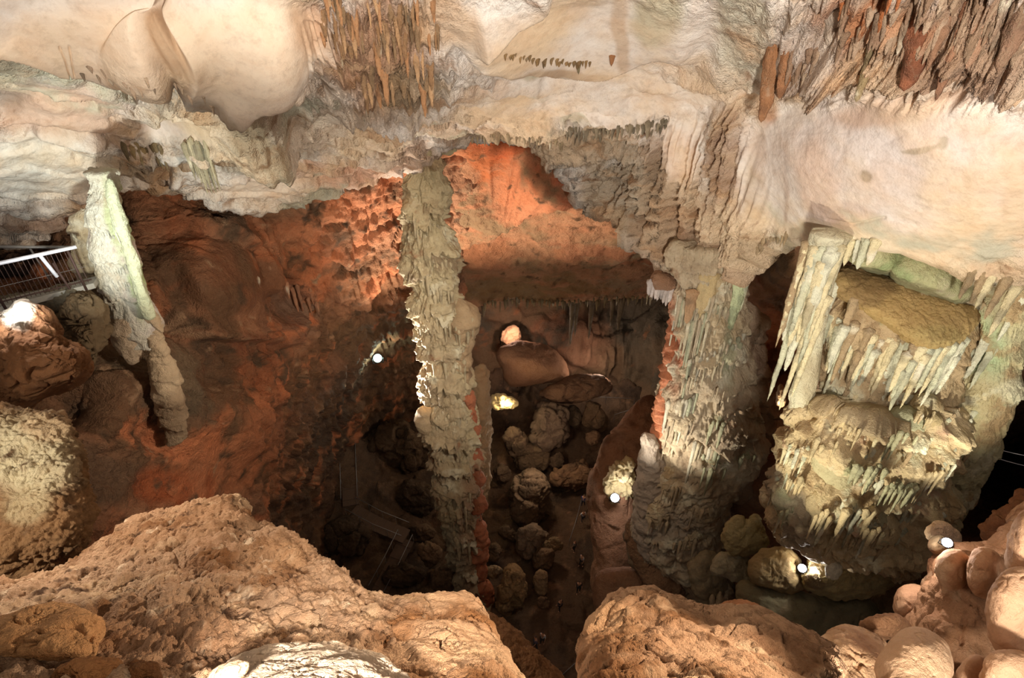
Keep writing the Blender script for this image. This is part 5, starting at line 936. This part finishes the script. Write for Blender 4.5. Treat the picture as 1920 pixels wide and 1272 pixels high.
rail('railing', [(1062, 733, 6), (1110, 744, 6), (1190, 748, 6)], 'thin far handrail right of the great orange-brown boulder')
rail('railing', [(1152, 778, 4.5), (1190, 766, 4.8), (1222, 752, 5)], 'pale handrail behind the reddish ridge')
rail('railing', [(944, 708, 6.5), (970, 716, 6.4), (996, 723, 6.3)], 'reddish guard rail along the front of the great boulder', mat=M_RUST, r=.05)
rail('railing', [(938, 632, 9), (952, 638, 9), (964, 643, 9)], 'small dark railing in front of the lit alcove', mat=M_BLACK, r=.08, h=1.2)
for (a, b), lb in ((((1836, 848), (1990, 886)), 'upper thin pale cable across the dark hole at the right'), (((1856, 838), (1990, 862)), 'lower-sloping second pale cable across the dark hole at the right')):
    P0, P1 = atY(*a, 13), atY(*b, 12); T = np.linspace(0, 1, 9)[:, None]; pts = P0 + (P1 - P0) * T - np.array([0, 0, .1]) * (4 * T * (1 - T))
    o = tube('cable', pts, .012, M_RAIL, None, 6); tag(o, lb, 'cable', kind='thing')

def floodlight(px, py, Y, r, glass, label, power, color, tgt, lit_off=(0, 0, 0), size=120, bright=1):
    P = atY(px, py, Y); n = np.array(tgt, float) - P; n /= np.linalg.norm(n); n_c = CAM - P; n_c /= np.linalg.norm(n_c)
    nn = n_c; root = empty('floodlight', P - [0, 0, r * 1.5], label, 'lamp'); a = np.cross(nn, [0, 0, 1.]); a /= np.linalg.norm(a); b = np.cross(a, nn)
    th = np.linspace(0, 2 * math.pi, 25)[:-1]
    def rings(sp): return np.concatenate([P + nn * z + rr * (np.cos(th)[:, None] * a + np.sin(th)[:, None] * b) for z, rr in sp])
    for nm, sp, mt in (('housing', [(-r * 1.4, r * .3), (-r * 1.3, r * .7), (-r * .3, r * 1.15), (r * .05, r * 1.2), (r * .05, r * 1.03), (-r * .05, r * 1.0)], M_BLACK), ('glass', [(-r * .04, r), (r * .1, r * .85), (r * .2, r * .5), (r * .24, r * .05)], glass)):
        V = rings(sp); Q = grid_faces(len(sp), 24, True); k = np.arange(24)
        V = np.vstack([V, V[:24].mean(0), V[-24:].mean(0)]); m = len(sp) * 24
        T = np.vstack([np.stack([np.full(24, m), (k + 1) % 24, k], 1), np.stack([np.full(24, m + 1), m - 24 + k, m - 24 + (k + 1) % 24], 1)])
        me = tri_quad(nm, V, Q, T, np.ones((len(V), 3)) * .5); place(nm, me, V, mt, root)
    tube('bracket', [P - a * r * 1.3, P - a * r * 1.3 - [0, 0, r * 1.4], P + a * r * 1.3 - [0, 0, r * 1.4], P + a * r * 1.3], r * .12, M_BLACK, root, 6)
    l = bpy.data.lights.new('lamp_light', 'POINT'); l.energy = power; l.color = color; l.shadow_soft_size = r
    lo = bpy.data.objects.new('lamp_light', l); COL.objects.link(lo); lo.location = Vector((P + nn * (r * 1.2 + .15) + np.array(lit_off)).tolist())
_Y = cast_Y([(708, 672), (1153, 936), (1504, 1068), (1776, 1020)])
floodlight(708, 672, _Y[0] - .5, .33, M_GLG, 'greenish-white floodlight on the dark left wall', 260, (.75, 1, .85), atY(800, 700, 20))
floodlight(1153, 934, _Y[1] - .5, .30, M_GLW, 'white floodlight on the reddish ridge below the jagged pale rock', 220, (1, .95, .95), CAM, (0.4, -.2, .9))
floodlight(1504, 1066, _Y[2] - .35, .14, M_GLW, 'white floodlight between the rounded brown mound and the crusty dome', 190, (1, .94, .86), CAM, (.35, -.1, .1))
floodlight(1776, 1018, _Y[3] - .2, .075, M_GLW, 'small white floodlight on the right rock slope by the dark hole', 70, (1, .9, .85), CAM, (-.35, .3, .15))
tag(o := rock('lit_rock', [(1730, 1000), (1740, 984), (1762, 974), (1790, 990), (1804, 1012), (1796, 1026), (1768, 1024), (1740, 1014)], float(depY(1000, 8.2)), .3, M_FLOW, style='boulder', amp=.08, freq=2, base=(226, 190, 156), seed=61), 'pale pinkish rock glaring in the light of the small right floodlight', 'rock', kind='thing')

# visitors on the pit path
def visitor(px, py, z, rot, shirt, trous, label, hair=(40, 28, 20), stride=.12):
    P = pit(px, py, z); root = empty('person', P, label, 'person')
    Rm = np.array([[math.cos(rot), -math.sin(rot), 0], [math.sin(rot), math.cos(rot), 0], [0, 0, 1]])
    J = {'pel': (0, 0, .94), 'wa': (0, 0, 1.08), 'ch': (0, .01, 1.32), 'nk': (0, .0, 1.47), 'hb': (0, .01, 1.55), 'hd': (0, .02, 1.64), 'tp': (0, .01, 1.72)}
    for s, n in ((-1, 'l'), (1, 'r')):
        J['hip' + n] = (s * .1, 0, .9); J['kn' + n] = (s * .11, s * stride * .7 + .03, .5); J['an' + n] = (s * .12, s * stride, .09); J['to' + n] = (s * .13, s * stride + .16, .04)
        J['sh' + n] = (s * .19, 0, 1.4); J['el' + n] = (s * .26, -s * stride * .5, 1.13); J['wr' + n] = (s * .27, -s * stride * .9 + .08, .9); J['ha' + n] = (s * .27, -s * stride + .1, .81)
    rad = {'pel': .14, 'wa': .125, 'ch': .15, 'nk': .055, 'hb': .08, 'hd': .095, 'tp': .06, 'hip': .09, 'kn': .06, 'an': .042, 'to': .035, 'sh': .06, 'el': .043, 'wr': .03, 'ha': .035}
    E = [('pel', 'wa'), ('wa', 'ch'), ('ch', 'nk'), ('nk', 'hb'), ('hb', 'hd'), ('hd', 'tp')] + [e for n in 'lr' for e in (('pel', 'hip' + n), ('hip' + n, 'kn' + n), ('kn' + n, 'an' + n), ('an' + n, 'to' + n), ('ch', 'sh' + n), ('sh' + n, 'el' + n), ('el' + n, 'wr' + n), ('wr' + n, 'ha' + n))]
    def skin(nm, keys, col, grow):
        ks = list(keys); vs = [tuple((Rm @ np.array(J[k])).tolist()) for k in ks]; es = [(ks.index(a), ks.index(b)) for a, b in E if a in ks and b in ks]
        me = bpy.data.meshes.new(nm); me.from_pydata(vs, es, []); o = link(nm, me, mat_plain(nm + '_cloth', col, .8)); o.parent = root
        md = o.modifiers.new('skin', 'SKIN'); md.use_smooth_shade = True
        for k, sv in zip(ks, me.skin_vertices[0].data): r = rad[k if k in rad else k[:-1]] * grow; sv.radius = (r, r * .8); sv.use_root = k == ks[0]
        o.modifiers.new('sub', 'SUBSURF').levels = 1
    skin('body', list(J), (190, 140, 110), 1)
    skin('shirt', ['wa', 'pel', 'ch', 'shl', 'shr', 'ell', 'elr'], shirt, 1.15)
    skin('trousers', ['pel', 'hipl', 'hipr', 'knl', 'knr', 'anl', 'anr'], trous, 1.2)
    skin('hair', ['hd', 'tp'], hair, 1.12)
for a in ((1092, 980, 1.6, .3, (225, 225, 230), (50, 50, 60), 'person in a white top standing highest on the pit path but one'), (1093, 950, 1.8, -.4, (50, 80, 170), (40, 40, 50), 'person in a blue top, farthest up the pit path'), (1076, 1035, 1.4, 1.2, (150, 140, 130), (60, 56, 52), 'person in grey-beige beside the oval boulder'),
          (1090, 1062, 1.3, 2.2, (190, 186, 190), (30, 30, 34), 'person in a pale top close behind the one in grey-beige'), (1084, 1112, 1.2, 3, (40, 40, 46), (30, 28, 30), 'person in dark clothes where the path widens'), (1049, 1146, 1.1, .8, (60, 54, 60), (36, 34, 40), 'person in dark clothes walking alone below the largest boulder'),
          (1017, 1208, 1.0, 2.6, (214, 214, 220), (50, 46, 44), 'person in a white top nearest the foot of the viewing ledge'), (1004, 1216, 1.0, 1.7, (90, 88, 110), (60, 60, 70), 'person in muted purple beside the nearest white-topped person')):
    visitor(*a)

# ------------------------------------------------------------------ light
def aim(o, tgt):
    o.rotation_euler = (Vector(tgt) - o.location).to_track_quat('-Z', 'Y').to_euler()
def spot(name, pos, tgt, e, col=(1, .9, .75), size=70, blend=.7, r=.25):
    l = bpy.data.lights.new(name, 'SPOT'); l.energy = e; l.color = col; l.spot_size = math.radians(size); l.spot_blend = blend; l.shadow_soft_size = r
    o = bpy.data.objects.new(name, l); COL.objects.link(o); o.location = Vector([float(v) for v in pos]); aim(o, [float(v) for v in tgt]); return o
def point(name, pos, e, col=(1, .85, .6), r=.2):
    l = bpy.data.lights.new(name, 'POINT'); l.energy = e; l.color = col; l.shadow_soft_size = r
    o = bpy.data.objects.new(name, l); COL.objects.link(o); o.location = Vector([float(v) for v in pos]); return o
WARM = (1, .84, .66); NEUT = (1, .95, .87); GRN = (.86, 1, .84); AMB = (1, .62, .36)
w = bpy.data.worlds.new('World'); bpy.context.scene.world = w; w.use_nodes = True
w.node_tree.nodes['Background'].inputs[0].default_value = (1, .86, .72, 1); w.node_tree.nodes['Background'].inputs[1].default_value = .10

# unseen lights: lamps where the rock looks lamplit, other spots added as fill
spot('fill_roof', (1.5, -4, 43), atY(1050, 190, 18), 11500, NEUT, 105, .9, .5)  # unseen, added behind the viewpoint to brighten the roof
spot('fill_roof_right', (7, -1, 42), atY(1650, 300, 12), 900, (1, .9, .82), 95, .9, .4)  # unseen, added for the right side of the roof
spot('flood_left', atY(110, 640, 9), atY(260, 270, 17), 1950, (.92, 1, .93), 80, .9, .2)
spot('fill_slab', (-6, -2, 43), atY(350, 60, 12), 1000, (1, .88, .72), 100, .9, .3)  # added fill for the cream slab, no lamp body
spot('fill_vault', atY(700, 800, 27), atY(960, 330, 31), 22000, (1, .87, .72), 85, .9, .5)  # unseen, added in mid-air to brighten the vault
spot('fill_wall', (2, 8, 38), atY(480, 620, 21), 5600, (1, .88, .72), 75, .9, .4)  # added in mid-air to lift the left wall
spot('fill_column', (7, 5, 41), atY(840, 620, 27), 10000, NEUT, 46, .9, .4)  # unseen source added for the tall column
spot('fill_masses_right', atY(1850, 1120, 7.5), atY(1850, 660, 13), 1200, (1, .95, .8), 70, .8, .25)  # second fill, added because the right pillar stayed dark
spot('flood_masses', atY(1330, 1180, 8.2), atY(1660, 660, 13), 2300, (1, .95, .76), 80, .8, .25)
spot('flood_masses_left', atY(1120, 1000, 16), atY(1320, 720, 20), 3000, (1, .93, .8), 70, .8, .3)
spot('fill_ledge', (-6.6, 5.2, 42.6), at(380, 1030, 6), 950, (1, .88, .74), 80, .8, .1)  # unseen, added to graze the ridge like light bounced from the pit side
spot('fill_ledge_back', (3.2, -1.5, 48.2), at(500, 1150, 4.5), 240, (1, .84, .68), 120, .8, .25)  # weak unseen fill over the ledge
spot('flood_cracked', (4.4, 3.2, 43.2), at(800, 1190, 4.4), 1500, (1, .84, .66), 46, .6, .06)
spot('fill_ledge_right', (-1, -2.5, 48.5), at(1650, 1200, 4), 400, (1, .84, .68), 90, .8, .3)  # unseen fill for the bottom-right boulders
spot('flood_boulder_left', (-8.5, 1.5, 43.2), at(50, 850, 8), 1600, (1, .93, .8), 60, .7, .06)
spot('flood_pale', (-.5, .1, 44.4), at(590, 1275, 2.2), 900, (1, .93, .84), 34, .5, .05)
spot('fill_pit', (2, 14, 33), atY(1000, 1000, 33), 1300, (1, .8, .6), 90, .9, .5)  # added from above to lighten the pit, no lamp hangs here
point('lamp_behind_column', atY(950, 758, 42.4), 420, (1, .82, .5), .2)
point('fill_pit_up', (3, 36, 10), 700, (1, .8, .6), .6)  # added soft glow from below for the lower vault, no lamp there
point('lamp_alcove', atY(958, 622, 52.5), 600, (1, .72, .56), .2)
point('lamp_boulder', atY(928, 676, 45.5), 50, (1, .85, .7), .15)
point('lamp_chamber', atY(1130, 690, 49), 700, (1, .82, .66), .6)
point('lamp_gap', atY(1466, 770, 23), 120, (1, .75, .5), .2)
point('lamp_walkway', atY(28, 560, 10.2), 90, (1, 1, 1), .1)

cam = bpy.data.cameras.new('camera'); cam.sensor_width = 36; cam.lens = F / 1920 * 36; cam.clip_start = .05; cam.clip_end = 500
co = bpy.data.objects.new('camera', cam); COL.objects.link(co); co.location = Vector(CAM.tolist()); co.rotation_euler = (math.pi / 2 - PITCH, 0, 0)
sc = bpy.context.scene; sc.camera = co
sc.view_settings.view_transform = 'Standard'; sc.view_settings.look = 'None'; sc.view_settings.gamma = 1; sc.view_settings.use_curve_mapping = False
sc.view_settings.exposure = 0.35
c_ = sc.cycles; c_.max_bounces = 3; c_.diffuse_bounces = 3; c_.glossy_bounces = 1; c_.transmission_bounces = 1; c_.use_adaptive_sampling = True; c_.adaptive_threshold = .06; c_.caustics_reflective = False; c_.caustics_refractive = False
